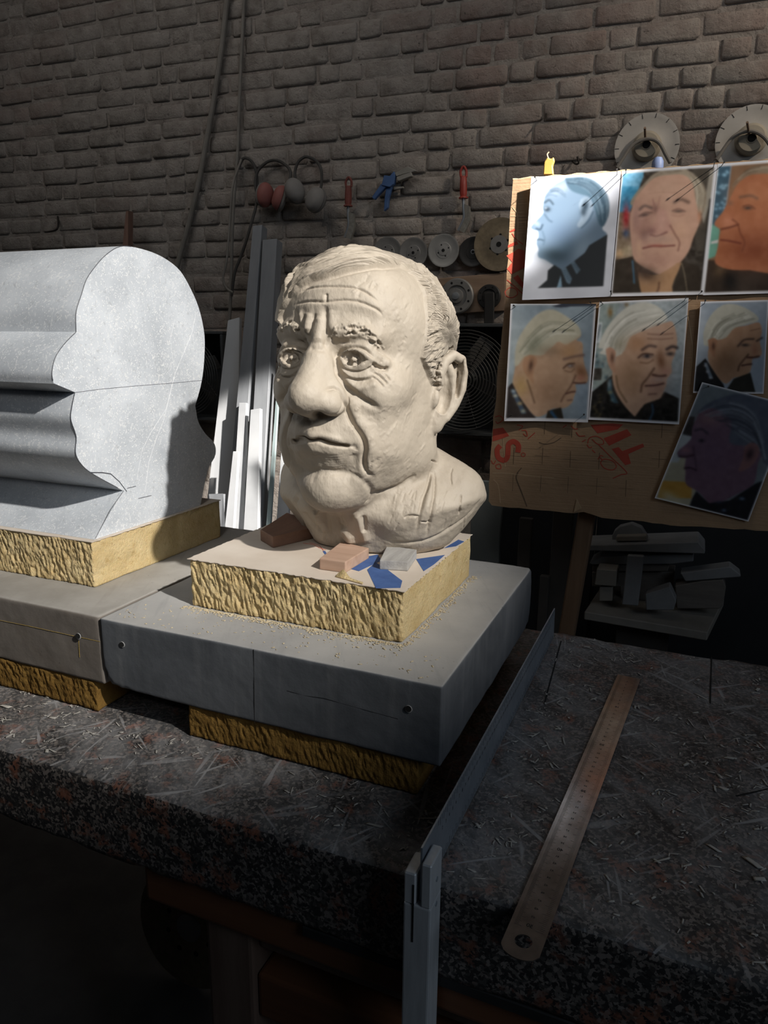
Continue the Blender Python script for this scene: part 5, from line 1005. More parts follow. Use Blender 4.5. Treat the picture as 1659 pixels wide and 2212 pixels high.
# fans
def wall_fan(px, py, r, label, blades):
    off = 0.16; C = wall_pt(px, py, off); M = wall_M(px, py, off); e = empty('wall_fan', tuple(wall_pt(px, py, 0.02)), label, 'fan', 'wall fans')
    mh = simple_mat('fan_housing', (0.055, 0.06, 0.062), (0.09, 0.095, 0.098), 8, 0.7); mg = simple_mat('fan_guard_wire', (0.055, 0.053, 0.05), (0.10, 0.098, 0.093), 30, 0.5, 0.4); mbd = simple_mat('fan_blade', (0.10, 0.097, 0.09), (0.15, 0.145, 0.137), 12, 0.6)
    s = r * 1.13
    part_of(MB().box((-s, -s, -0.155), (s, s, -0.135), M).build('back_plate', mh, bevel=0.003), e)
    for lo, hi in (((-s, s - 0.012, -0.134), (s, s, -0.015)), ((-s, -s, -0.134), (s, -s + 0.012, -0.015)), ((-s, -s + 0.013, -0.134), (-s + 0.012, s - 0.013, -0.015)), ((s - 0.012, -s + 0.013, -0.134), (s, s - 0.013, -0.015))):
        part_of(MB().box(lo, hi, M).build('housing_side', mh, bevel=0.002), e)
    n = 14
    for i in range(n):
        rr = r * (0.16 + 0.84 * i / (n - 1)); dep = 0.012 * (1 - (rr / r) ** 2)
        part_of(MB().tube([tuple(M @ Vector((rr * math.cos(a), rr * math.sin(a), dep))) for a in np.linspace(0, 2 * PI, 49)], 0.0022, 5, cap=False).build('guard_ring', mg, smooth=True), e)
    for i in range(8):
        a = i * PI / 4 + 0.3; part_of(MB().tube([tuple(M @ Vector((q * r * math.cos(a), q * r * math.sin(a), 0.012 * (1 - q * q) - 0.004))) for q in (0.1, 0.4, 0.7, 1.0)], 0.0024, 5).build('guard_spoke', mg, smooth=True), e)
    part_of(MB().lathe([(r * 0.15, -0.11), (r * 0.16, -0.02), (r * 0.10, -0.008), (r * 0.02, -0.006)], 24, M).build('hub', mh, smooth=True), e)
    for a in blades:
        B = M @ Matrix.Rotation(a, 4, 'Z') @ Matrix.Rotation(0.45, 4, 'X')
        part_of(MB().add([tuple(B @ Vector(p)) for p in ((r * .15, -.024, -.05), (r * .55, -.036, -.05), (r * .9, -.04, -.05), (r * .92, .016, -.05), (r * .5, .028, -.05), (r * .15, .016, -.05), (r * .15, -.024, -.047), (r * .55, -.036, -.047), (r * .9, -.04, -.047), (r * .92, .016, -.047), (r * .5, .028, -.047), (r * .15, .016, -.047))], [(5, 4, 3, 2, 1, 0), (6, 7, 8, 9, 10, 11)] + [(i, (i + 1) % 6, 6 + (i + 1) % 6, 6 + i) for i in range(6)]).build('fan_blade', mbd), e)
wall_fan(1002, 822, 0.172, 'wall fan with a dark wire guard seen right of the ear of the bust', (1.05, 2.6, 4.2, 5.7))
wall_fan(398, 812, 0.158, 'wall fan with a dark wire guard behind the profiled stone', (0.35, 2.2, 4.0, 5.5))

# things leaning against the wall left of the bust
L0 = wall_pt(560, 480, 0.03); LB = np.array([L0[0], 1.52, FLOOR_Z]); _t = L0 - LB; LN = np.cross(np.array([1.0, 0, 0]), _t); LN /= np.linalg.norm(LN)
if LN[1] > 0: LN = -LN
def lean_pt(px, py, off): return on_plane(px, py, L0 + LN * off, LN)
m_alu = simple_mat('grey_painted_profile', (0.24, 0.25, 0.265), (0.32, 0.33, 0.345), 4, 0.6, 0, 0.15, 0.001, (5, 5, 0.4)); m_white = simple_mat('white_board', (0.60, 0.61, 0.62), (0.70, 0.71, 0.72), 5, 0.6); m_mar = simple_mat('pale_marble', (0.52, 0.53, 0.545), (0.66, 0.67, 0.68), 6, 0.5)
m_glass = simple_mat('green_grey_glass_edge', (0.28, 0.36, 0.36), (0.40, 0.48, 0.48), 4, 0.2)
def leaning(name, px4, off, th, mat, label, cat):
    """px4: top-left, top-right, lower-right, lower-left as seen; the lower end runs on to the floor"""
    tl, tr, br, bl = [lean_pt(x, y, off) for x, y in px4]
    def down(a, b_):
        d = b_ - a; return a + d * ((FLOOR_Z + 0.001 - a[2]) / d[2])
    br, bl = down(tr, br), down(tl, bl); c = (br + bl) / 2
    o = MB().prism([tuple(p - c) for p in (bl, br, tr, tl)], tuple(-LN * th)).build(name, mat, bevel=0.0015); o.location = c; return tag(o, label, cat)
leaning('wall_panel', [(492, 692), (517, 685), (512, 1140), (440, 1140)], 0.030, 0.018, m_white, 'wide pale board leaning behind the grey profiles, its lower part in sunlight', 'board')
leaning('metal_profile', [(546, 488), (566, 485), (516, 1130), (487, 1130)], 0.075, 0.040, m_alu, 'taller grey box profile leaning on the wall left of the bust', 'profile')
leaning('metal_profile', [(567, 518), (598, 515), (563, 1140), (533, 1140)], 0.078, 0.044, m_alu, 'shorter wide grey box profile leaning right of the taller one', 'profile')
leaning('marble_strip', [(516, 870), (532, 870), (527, 1140), (499, 1140)], 0.100, 0.018, m_mar, 'short pale marble strip standing in front of the taller grey profile', 'strip')
leaning('marble_strip', [(541, 885), (562, 882), (557, 1140), (526, 1140)], 0.122, 0.018, m_mar, 'short pale marble strip with a ragged top before the wide profile', 'strip')
leaning('marble_strip', [(503, 975), (515, 975), (504, 1140), (485, 1140)], 0.140, 0.014, m_white, 'shortest white strip leaning in sunlight at the front left', 'strip')
leaning('marble_strip', [(452, 1068), (481, 1067), (477, 1140), (462, 1140)], 0.158, 0.015, m_alu, 'low grey offcut at the foot of the pale board beside the foam', 'strip')
leaning('glass_strip', [(601, 790), (606, 790), (584, 1140), (574, 1140)], 0.090, 0.010, m_glass, 'narrow greenish glass strip leaning right of the wide profile', 'glass strip')
leaning('white_sheet', [(612, 900), (634, 880), (622, 1140), (596, 1140)], 0.066, 0.012, m_white, 'white sheet leaning just left of the face of the bust', 'sheet')

# below and behind the cardboard
m_post = simple_mat('brown_post_wood', (0.15, 0.085, 0.045), (0.23, 0.14, 0.08), 4, 0.75, 0, 0.4, 0.002, (7, 7, 0.7))
PN = np.array([0, -1.0, 0])
def y_prism(name, px, Y, th, mat, label, cat, bev=0.002, group=None, floor=False):
    P = [on_y(x, y, Y) for x, y in px]
    c = np.array([np.mean([p[0] for p in P]), Y, min(p[2] for p in P)])
    o = MB().prism([tuple(p - c) for p in P], (0, th, 0)).build(name, mat, bevel=bev); o.location = c; return tag(o, label, cat, group)
def to_floor(a, b_, Y):
    A_, B_ = on_y(*a, Y), on_y(*b_, Y); d = B_ - A_; q = A_ + d * ((FLOOR_Z - A_[2]) / d[2]); return tuple(project(q)[:2])
y_prism('wooden_post', [(1256, 1060), (1293, 1060), (1240, 1366), to_floor((1293, 1060), (1240, 1366), 1.215), to_floor((1256, 1060), (1206, 1366), 1.215), (1206, 1366)], 1.215, 0.05, m_post, 'leaning brown wooden post holding up the cardboard behind the bench', 'post', 0.004)
m_dkboard = simple_mat('wall_shade_black', (0.008, 0.009, 0.011), (0.016, 0.018, 0.021), 4, 0.7); m_dpanel = simple_mat('grey_green_panel', (0.10, 0.115, 0.115), (0.14, 0.155, 0.155), 5, 0.7); m_dwood = simple_mat('dark_plank', (0.035, 0.03, 0.026), (0.06, 0.052, 0.045), 5, 0.8)  # the black one stands in for shade on the wall
def standing(name, x0, x1, ytop, Y, th, mat, label, cat):
    a, b_ = on_y(x0, ytop, Y), on_y(x1, ytop, Y); z = (a[2] + b_[2]) / 2; c = np.array([(a[0] + b_[0]) / 2, Y, FLOOR_Z]); w = (b_[0] - a[0]) / 2
    o = MB().box((-w, 0, 0.0), (w, th, z - FLOOR_Z)).build(name, mat, bevel=0.002); o.location = c; return tag(o, label, cat)
standing('shade_panel', 1298, 1900, 1030, 1.86, 0.02, m_dkboard, 'large black panel added as wall shade behind the pile of offcuts', 'panel')  # added black sheet where the wall only lies in shadow
standing('shade_backdrop', 1068, 1296, 1010, 1.84, 0.03, m_dkboard, 'black board added as shade behind the bust shoulder under the cardboard', 'panel')  # second added sheet, its black is the shade below the cardboard
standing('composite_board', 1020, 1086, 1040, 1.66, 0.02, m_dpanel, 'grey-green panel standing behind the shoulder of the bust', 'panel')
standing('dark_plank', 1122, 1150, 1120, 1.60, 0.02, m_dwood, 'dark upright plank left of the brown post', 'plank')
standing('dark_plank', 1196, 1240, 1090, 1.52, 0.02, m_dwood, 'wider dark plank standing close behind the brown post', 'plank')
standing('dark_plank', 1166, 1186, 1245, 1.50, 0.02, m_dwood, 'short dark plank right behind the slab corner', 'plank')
# offcut stand
KO = lambda pts: [(1040 + x / 2.68, 1060 + y / 2.68) for x, y in pts]
m_off = simple_mat('dusty_stone_offcut_grey', (0.20, 0.205, 0.21), (0.29, 0.295, 0.30), 10, 0.85, 0, 0.4, 0.002); m_off2 = simple_mat('dusty_beige_offcut', (0.22, 0.20, 0.17), (0.31, 0.285, 0.25), 10, 0.85, 0, 0.4, 0.002); m_log = simple_mat('dusty_grey_wood', (0.13, 0.115, 0.10), (0.20, 0.18, 0.16), 5, 0.9, 0, 0.4, 0.002, (1, 6, 6))
sY = 1.50
tl, tr = on_y(*KO([(595, 700)])[0], sY), on_y(*KO([(1310, 805)])[0], sY); zt = 0.5 * (tl[2] + tr[2]); 
stand = empty('offcut_stand', ((tl[0] + tr[0]) / 2, sY + 0.15, FLOOR_Z), 'low stand with a thick dusty board carrying stone offcuts behind the bench', 'stand')
part_of(MB().hexa([(tl[0], sY, zt - 0.026), (tr[0], sY - 0.02, zt - 0.026), (tr[0] + 0.05, sY + 0.30, zt - 0.026), (tl[0] + 0.02, sY + 0.30, zt - 0.026)], [(tl[0], sY, zt), (tr[0], sY - 0.02, zt), (tr[0] + 0.05, sY + 0.30, zt), (tl[0] + 0.02, sY + 0.30, zt)]).build('stand_top', m_off2, bevel=0.003), stand)
part_of(MB().box((tl[0] + 0.09, sY + 0.06, FLOOR_Z), (tl[0] + 0.24, sY + 0.24, zt - 0.0265)).build('pedestal', m_dwood, bevel=0.003), stand)
def offc(name, pts, dY, th, mat, label):
    P = [on_y(x, y, sY + dY) for x, y in KO(pts)]; P = [np.array([p[0], p[1], max(p[2], zt + 0.0006)]) for p in P]; lowest = min(p[2] for p in P)
    c = np.array([np.mean([p[0] for p in P]), sY + dY, lowest]); o = MB().prism([tuple(p - c) for p in P], (0, th, 0)).build(name, mat, bevel=0.0025); o.location = c
    return tag(o, label, 'offcut', 'offcuts on the stand'), o
offc('beige_offcut', [(682, 560), (760, 560), (758, 640), (680, 640)], 0.06, 0.05, m_off2, 'small square beige offcut at the left of the stand top'); offc('beige_offcut', [(668, 452), (785, 462), (778, 556), (655, 546)], 0.05, 0.07, m_off2, 'beige block sitting on the small square offcut')
offc('grey_offcut', [(846, 374), (941, 380), (906, 668), (812, 660)], 0.03, 0.018, m_off, 'grey stone strip leaning upright against the pile'); offc('grey_offcut', [(948, 600), (1090, 556), (1128, 640), (1112, 692), (952, 692)], 0.02, 0.05, m_off, 'wedge-shaped grey offcut in front of the pile')
offc('wooden_log', [(1120, 552), (1270, 525), (1400, 516), (1415, 560), (1400, 660), (1380, 684), (1130, 684)], 0.10, 0.07, m_log, 'dusty wooden log at the right of the pile'); offc('grey_offcut', [(1150, 478), (1440, 440), (1502, 488), (1500, 500), (1180, 526)], 0.10, 0.06, m_off, 'flat grey offcut lying on the log at the right')
offc('wooden_board_piece', [(640, 470), (1120, 470), (1110, 520), (1110, 684), (800, 684), (800, 556), (640, 556)], 0.17, 0.08, m_log, 'dusty board piece in the shadow at the back of the pile'); offc('grey_offcut', [(640, 432), (1090, 428), (1078, 468), (640, 468)], 0.14, 0.09, m_log, 'long dusty strip under the top boards of the pile')
offc('grey_offcut', [(622, 420), (690, 384), (1225, 368), (1228, 410), (1100, 426), (640, 428)], 0.12, 0.10, m_off, 'long grey strip second from the top of the pile'); offc('grey_offcut', [(578, 318), (1255, 296), (1296, 346), (1292, 366), (586, 346)], 0.09, 0.13, m_off, 'long pale grey board lying on top of the pile')
offc('half_round_offcut', [(755, 262), (770, 232), (800, 207), (870, 190), (925, 212), (955, 258), (966, 292), (757, 294)], 0.15, 0.03, m_off, 'half-round stone offcut standing on the top board'); offc('grey_offcut', [(780, 264), (955, 260), (960, 292), (780, 294)], 0.11, 0.03, m_off2, 'small strip lying before the half-round offcut')

# under the bench
def under_plank(a, b_, w, th, label):
    A_, B_ = np.array(a), np.array(b_); d = B_ - A_; s = np.array([0, 1.0, 0]) * w; u = np.cross(d / np.linalg.norm(d), np.array([0, 1.0, 0])) * th
    o = MB().hexa([A_, B_, B_ + s, A_ + s], [A_ + u, B_ + u, B_ + s + u, A_ + s + u]).build('stored_plank', m_log, bevel=0.002); return tag(o, label, 'plank', 'planks stored under the bench')
under_plank((-0.75, 0.10, -0.62), (-0.22, 0.10, -0.19), 0.09, 0.02, 'dim plank slanting under the bench, nearest the camera'); under_plank((-0.85, 0.22, -0.60), (-0.30, 0.22, -0.16), 0.09, 0.02, 'dim plank slanting under the bench, second one back'); under_plank((-0.95, 0.34, -0.60), (-0.36, 0.34, -0.14), 0.09, 0.02, 'dim plank slanting under the bench, farthest back')
C = on_y(415, 2052, 0.35); r = 0.125; M = Matrix.Translation((C[0], 0.35, FLOOR_Z + r * 0.985)) @ Matrix.Rotation(PI / 2 - 0.16, 4, 'X')
e = empty('sanding_disc', (C[0], 0.35, FLOOR_Z), 'perforated beige disc propped on the floor under the bench', 'disc')
part_of(MB().lathe([(r * 0.1, -0.003), (r, -0.003), (r, 0.0), (r * 0.55, 0.002), (r * 0.5, 0.006), (r * 0.1, 0.006)], 40, M).build('disc_body', m_dbeige, smooth=True), e); ring_holes(e, M, 8, r * 0.42, r * 0.045, 0.0055, m_hole); part_of(MB().lathe([(r * 0.24, 0.004), (r * 0.22, 0.0085), (r * 0.06, 0.0088)], 20, M).build('centre_ring', m_dgrey), e)
BUST_H = 0.0038; BUST_SUB = 2
# ------------------------------------------------------------------ clay bust: an implicit surface, meshed, then carved with strokes
B_ANG = math.radians(-92)
B_FD = np.array([math.cos(B_ANG), math.sin(B_ANG), 0.0]); B_LF = np.array([-B_FD[1], B_FD[0], 0.0]); B_P0 = np.array([0.24, 0.20, 0.0])
def b_world(p): return B_P0 + p[..., 0:1] * B_LF + p[..., 1:2] * B_FD + p[..., 2:3] * np.array([0, 0, 1.0])
def b_local(P):
    d = np.asarray(P, float) - B_P0; return np.stack([d @ B_LF, d @ B_FD, d[..., 2]], -1)
def smin(a, b, k):
    h = np.clip(0.5 + 0.5 * (b - a) / k, 0, 1); return b + (a - b) * h - k * h * (1 - h)
def smax(a, b, k): return -smin(-a, -b, k)
def ell(p, c, r):
    c = np.array(c, p.dtype); r = np.array(r, p.dtype)
    q = (p - c) / r; k0 = np.sqrt((q * q).sum(-1)) + 1e-9
    q2 = q / r; k1 = np.sqrt((q2 * q2).sum(-1)) + 1e-9
    return k0 * (k0 - 1) / k1
def cone(p, a, b, ra, rb):
    a = np.array(a, p.dtype); b = np.array(b, p.dtype); d = b - a; t = np.clip(((p - a) @ d) / (d @ d), 0, 1)
    e = p - a - t[..., None] * d
    return np.sqrt((e * e).sum(-1)) - (ra + (rb - ra) * t)
def rotz(p, c, ang):
    c = np.array(c); q = p - c; s, k = math.sin(ang), math.cos(ang)
    return np.stack([q[..., 0] * k + q[..., 1] * s, -q[..., 0] * s + q[..., 1] * k, q[..., 2]], -1)

# ear: chain of capsules in a plane that leaves the head (left ear; the right one is its mirror)
EAR_C = np.array([0.0945, -0.0290, 0.391])
EAR_A = math.radians(28)
def ear_pt(s, h, o=0.0):
    """s backwards along the ear plane, h up, o outwards from it"""
    bx = np.array([math.sin(EAR_A), -math.cos(EAR_A), 0]); ox = np.array([math.cos(EAR_A), math.sin(EAR_A), 0])
    h = h * 0.93; s = s * 0.84 + 0.14 * h
    return EAR_C + bx * s + ox * o + np.array([0, 0, h])
HELIX = [(0.004, 0.010, 0.004), (0.000, 0.026, 0.006), (0.006, 0.042, 0.006), (0.020, 0.050, 0.006), (0.036, 0.044, 0.006), (0.045, 0.026, 0.006), (0.045, 0.006, 0.006), (0.038, -0.014, 0.005), (0.026, -0.031, 0.004)]
ANTI = [(0.020, 0.034, 0.000), (0.029, 0.022, 0.002), (0.030, 0.004, 0.003), (0.024, -0.014, 0.003), (0.014, -0.022, 0.004)]
def ear_sdf(q):
    bx = np.array([math.sin(EAR_A), -math.cos(EAR_A), 0]); ox = np.array([math.cos(EAR_A), math.sin(EAR_A), 0])
    q = np.asarray(q, np.float64); r = q - EAR_C
    h_ = r[..., 2] / 0.93
    loc = np.stack([(r @ bx - 0.13 * h_) / 0.84, r @ ox, h_], -1)          # s, o, h
    d = ell(loc, (0.021, -0.006, 0.010), (0.027, 0.0060, 0.044))
    hx = [ear_pt(s, h, o) for s, h, o in HELIX]
    e = 9.0
    for i in range(len(hx) - 1): e = np.minimum(e, cone(q, hx[i], hx[i + 1], 0.0058, 0.0058))
    d = smin(d, e, 0.005)
    an = [ear_pt(s, h, o) for s, h, o in ANTI]
    e = 9.0
    for i in range(len(an) - 1): e = np.minimum(e, cone(q, an[i], an[i + 1], 0.0055, 0.0055))
    d = smin(d, e, 0.005)
    d = smin(d, ell(loc, (0.013, 0.001, -0.036), (0.012, 0.0075, 0.015)), 0.007)      # lobe
    d = smax(d, -ell(loc, (0.014, 0.006, -0.003), (0.012, 0.012, 0.022)), 0.003)
    d = smax(d, -ell(loc, (0.0365, 0.007, 0.020), (0.0045, 0.009, 0.026)), 0.002)      # concha
    d = smin(d, ell(loc, (-0.001, 0.003, -0.006), (0.006, 0.006, 0.011)), 0.004)      # tragus
    return d

def bust_sdf(p, ears=True):
    p = np.asarray(p, np.float32)
    a = np.abs(p[..., 0]); q = np.stack([a, p[..., 1], p[..., 2]], -1)
    u, v, w = p[..., 0], p[..., 1], p[..., 2]
    d = ell(p, (0, -0.046, 0.458), (0.1010, 0.124, 0.0985))
    d = smin(d, ell(q, (0, 0.010, 0.486), (0.080, 0.066, 0.060)), 0.03)          # forehead
    d = smin(d, ell(p, (0, 0.004, 0.392), (0.082, 0.080, 0.098)), 0.02)          # face mass
    d = smin(d, ell(q, (0.052, 0.036, 0.399), (0.033, 0.034, 0.030)), 0.02)      # cheekbone
    d = smin(d, ell(q, (0.046, 0.016, 0.335), (0.036, 0.054, 0.052)), 0.02)      # jowl
    d = smin(d, ell(q, (0.061, -0.028, 0.347), (0.029, 0.045, 0.056)), 0.02)     # jaw angle
    d = smin(d, ell(p, (0, 0.060, 0.345), (0.046, 0.042, 0.046)), 0.018)         # muzzle
    d = smin(d, ell(p, (0, 0.0510, 0.2835), (0.041, 0.041, 0.0310)), 0.012)         # chin
    d = smin(d, cone(q, (0.022, 0.034, 0.290), (0.066, -0.03, 0.318), 0.027, 0.03), 0.02)
    d = smin(d, ell(q, (0.036, 0.048, 0.306), (0.020, 0.022, 0.026)), 0.015)
    d = smin(d, cone(q, (0.008, 0.068, 0.462), (0.054, 0.053, 0.459), 0.017, 0.015), 0.012)   # brow ridge
    d = smin(d, ell(q, (0.074, -0.048, 0.385), (0.022, 0.045, 0.055)), 0.015)     # behind the ear
    # eye sockets, lids and eyes
    d = smax(d, -ell(q, (0.037, 0.090, 0.437), (0.029, 0.020, 0.018)), 0.014)
    d = smax(d, -ell(q, (0.017, 0.094, 0.438), (0.009, 0.015, 0.016)), 0.008)
    e = q - np.array([0.0395, 0.0585, 0.4340], np.float32)
    rr = np.sqrt((e * e).sum(-1))
    ex = e[..., 0] * 0.97 - e[..., 2] * 0.10; ez = e[..., 2] + e[..., 0] * 0.10
    alm = np.maximum(np.sqrt(ex * ex + (ez + 0.0115) ** 2) - 0.0202, np.sqrt(ex * ex + (ez - 0.0155) ** 2) - 0.0216)
    lid = smax(rr - 0.0248, -alm, 0.0016)
    d = smin(d, lid, 0.0035)
    d = smin(d, rr - 0.0208, 0.0008)
    d = smin(d, cone(q, (0.0500, 0.0700, 0.4440), (0.0680, 0.0540, 0.4300), 0.0060, 0.0050), 0.006)  # hooded outer corner
    d = smin(d, cone(q, (0.026, 0.072, 0.413), (0.054, 0.059, 0.415), 0.008, 0.008), 0.012)   # bag under the eye
    # nose
    n = cone(p, (0, 0.077, 0.457), (0, 0.089, 0.432), 0.0120, 0.0130)
    n = smin(n, cone(p, (0, 0.089, 0.432), (0, 0.110, 0.398), 0.0130, 0.0200), 0.006)
    n = smin(n, ell(p, (0, 0.1105, 0.3935), (0.0215, 0.0245, 0.0200)), 0.006)
    n = smin(n, cone(q, (0.006, 0.086, 0.425), (0.019, 0.088, 0.395), 0.011, 0.013), 0.010)
    n = smin(n, ell(q, (0.0215, 0.0955, 0.3865), (0.0130, 0.0185, 0.0135)), 0.008)
    n = smin(n, cone(p, (0, 0.100, 0.372), (0, 0.117, 0.381), 0.0055, 0.0065), 0.004)
    n = smax(n, -ell(q, (0.0125, 0.1060, 0.3735), (0.0062, 0.0110, 0.0075)), 0.003)
    d = smin(d, n, 0.006)
    # lips
    d = smin(d, cone(q, (0.0, 0.0985, 0.3535), (0.032, 0.0790, 0.3430), 0.0070, 0.0030), 0.006)
    d = smin(d, cone(q, (0.0, 0.0930, 0.3350), (0.028, 0.0765, 0.3350), 0.0085, 0.0040), 0.006)
    d = smax(d, -cone(q, (0.005, 0.1070, 0.3445), (0.035, 0.0845, 0.3390), 0.0034, 0.0026), 0.002)
    d = smax(d, -cone(q, (0.0, 0.1035, 0.3150), (0.020, 0.0960, 0.3160), 0.0075, 0.0055), 0.012)
    # shoulders, cut off below
    s = ell(p, (0.004, -0.066, 0.240), (0.150, 0.100, 0.064))
    s = smin(s, cone(q, (0.03, -0.07, 0.296), (0.118, -0.072, 0.272), 0.044, 0.026), 0.03)
    s = smin(s, cone(p, (0, -0.046, 0.34), (0, -0.046, 0.21), 0.070, 0.084), 0.016)            # neck
    rc = 1.0 - 0.36 * np.clip((0.276 - w) / 0.084, -0.15, 1.2) + 0.02 * np.sin(u * 90 + v * 60)
    cut = (np.sqrt(((u - 0.004) / 0.158) ** 2 + ((v + 0.068) / 0.122) ** 2) - rc) * 0.10
    s = smax(s, np.where(w < 0.30, cut, -1.0), 0.004)
    s = smax(s, 0.1915 + 0.0015 * np.sin(u * 60) - w, 0.003)
    s = smax(s, -(ell(p, (-0.012, 0.040, 0.222), (0.018, 0.016, 0.028))), 0.012)
    d = smin(d, s, 0.014)
    if ears:
        m = a > 0.075
        if m.any():
            d = d.copy(); d[m] = smin(d[m], ear_sdf(q[m]), 0.006)
    return d

def surface_nets(fn, lo, hi, h):
    n = [int(math.ceil((hi[i] - lo[i]) / h)) + 1 for i in range(3)]
    ax = [lo[i] + h * np.arange(n[i]) for i in range(3)]
    G = np.stack(np.meshgrid(*ax, indexing='ij'), -1)
    D = fn(G.reshape(-1, 3)).reshape(n)
    s = D < 0
    cells = [c - 1 for c in n]
    cnt = np.zeros(cells, int); acc = np.zeros(cells + [3]) 
    off = [(i, j, k) for i in (0, 1) for j in (0, 1) for k in (0, 1)]
    sl = lambda o: tuple(slice(o[i], o[i] + cells[i]) for i in range(3))
    for a in off:
        for axis in range(3):
            if a[axis]: continue
            b = list(a); b[axis] = 1; b = tuple(b)
            da, db = D[sl(a)], D[sl(b)]
            m = (da < 0) != (db < 0)
            t = np.where(m, da / np.where(m, da - db, 1), 0)
            pos = np.zeros(cells + [3]); 
            for i in range(3): pos[..., i] = a[i]
            pos[..., axis] += t
            acc += np.where(m[..., None], pos, 0); cnt += m
    act = cnt > 0
    idx = -np.ones(cells, int); idx[act] = np.arange(act.sum())
    base = np.stack(np.meshgrid(*[np.arange(c) for c in cells], indexing='ij'), -1)
    V = (base[act] + acc[act] / cnt[act][:, None]) * h + np.array(lo)
    F = []
    for axis in range(3):
        o1, o2 = [(1, 2), (2, 0), (0, 1)][axis]
        A = np.moveaxis(D, (axis, o1, o2), (0, 1, 2)); I = np.moveaxis(idx, (axis, o1, o2), (0, 1, 2))
        sA = A < 0
        e = sA[:-1, 1:-1, 1:-1] != sA[1:, 1:-1, 1:-1]; inside = sA[:-1, 1:-1, 1:-1]
        x, y, z = np.nonzero(e)
        q = np.stack([I[x, y, z], I[x, y + 1, z], I[x, y + 1, z + 1], I[x, y, z + 1]], -1)
        fl = ~inside[x, y, z]
        q[fl] = q[fl][:, ::-1]
        F.append(q)
    F = np.vstack(F); F = F[(F >= 0).all(1)]
    return V, F
def subdivide(V, F):
    n = len(V)
    E = np.stack([F, np.roll(F, -1, 1)], -1).reshape(-1, 2); Es = np.sort(E, 1)
    key = Es[:, 0].astype(np.int64) * (n + 1) + Es[:, 1]
    uq, inv = np.unique(key, return_inverse=True)
    ea = (uq // (n + 1)).astype(int); eb = (uq % (n + 1)).astype(int)
    mid = 0.5 * (V[ea] + V[eb]); cen = V[F].mean(1)
    inv = inv.reshape(-1, 4) + n; c = n + len(uq) + np.arange(len(F))
    V2 = np.vstack([V, mid, cen])
    F2 = np.concatenate([np.stack([F[:, i], inv[:, i], c, inv[:, (i - 1) % 4]], -1) for i in range(4)])
    return V2, F2
def sdf_grad(fn, P, e=4e-4):
    k = np.array([[1, -1, -1], [-1, -1, 1], [-1, 1, -1], [1, 1, 1]], float)
    g = 0; m = 0
    for row in k:
        f = fn(P + row * e); g = g + row * f[:, None]; m = m + f
    return g / (4 * e), m / 4
def vert_normals(V, F):
    fn = np.cross(V[F[:, 2]] - V[F[:, 0]], V[F[:, 3]] - V[F[:, 1]])
    n = np.zeros_like(V)
    for i in range(4):
        for c in range(3): n[:, c] += np.bincount(F[:, i], fn[:, c], len(V))
    return n / (np.linalg.norm(n, axis=1, keepdims=True) + 1e-12)
def pix_to_bust(px, fn=bust_sdf):
    """march camera rays to the bare head, so that a carved stroke lies on its surface"""
    px = np.asarray(px, float)
    D = RIGHT * ((px[:, 0:1] - IMG_W / 2) / FPX) - UPV * ((px[:, 1:2] - IMG_H / 2) / FPX) + FWD
    D = D / np.linalg.norm(D, axis=1, keepdims=True)
    t = np.full(len(px), 0.45); best = np.full(len(px), 9.0); bt = t.copy()
    for _ in range(55):
        d = fn(b_local(CAM + D * t[:, None]))
        m = d < best; best = np.where(m, d, best); bt = np.where(m, t, bt)
        t = t + np.clip(d * 0.8, -0.02, 0.05)
    return b_local(CAM + D * bt[:, None])

BV, BF = surface_nets(bust_sdf, (-0.18, -0.20, 0.18), (0.18, 0.15, 0.58), BUST_H)
for _ in range(BUST_SUB): BV, BF = subdivide(BV, BF)
for _ in range(2):
    g, d = sdf_grad(bust_sdf, BV); gg = (g * g).sum(1)
    BV = BV - np.clip(d / np.maximum(gg, 0.25), -0.003, 0.003)[:, None] * g
BN = vert_normals(BV, BF)
DISP = np.zeros(len(BV))
ZORD = np.argsort(BV[:, 2]); ZV = BV[ZORD]; ZZ = ZV[:, 2].copy()

def carve(pts3, width, amp, taper=True, ends=0.15):
    """add a gaussian ridge (amp>0) or groove (amp<0) along a polyline lying on the surface"""
    pts3 = np.asarray(pts3, float)
    lo = pts3.min(0) - 3 * width; hi = pts3.max(0) + 3 * width
    i0, i1 = np.searchsorted(ZZ, (lo[2], hi[2])); q = ZV[i0:i1]
    sel = ZORD[i0:i1][(q[:, 0] > lo[0]) & (q[:, 0] < hi[0]) & (q[:, 1] > lo[1]) & (q[:, 1] < hi[1])]
    if len(sel) == 0: return
    P = BV[sel]; best = np.full(len(sel), 9.0); bt = np.zeros(len(sel)); K = len(pts3) - 1
    for i in range(K):
        a, b = pts3[i], pts3[i + 1]; dd = b - a; l2 = dd @ dd + 1e-12
        t = np.clip(((P - a) @ dd) / l2, 0, 1); q = P - (a + t[:, None] * dd); q = (q * q).sum(1)
        m = q < best; best = np.where(m, q, best); bt = np.where(m, (i + t) / K, bt)
    f = np.exp(-best / (width * width))
    if taper: f = f * np.clip(np.minimum(bt, 1 - bt) / ends + 0.08, 0, 1)
    DISP[sel] += amp * f
QUEUE = []
def stroke(px, width, amp, mirror=False, taper=True, n=None, ends=0.15):
    px = np.asarray(px, float)
    ln = np.linalg.norm(np.diff(px, axis=0), axis=1).sum()
    QUEUE.append((catmull(px, n or int(np.clip(ln / 9, 4, 40))), width, amp, mirror, taper, ends))
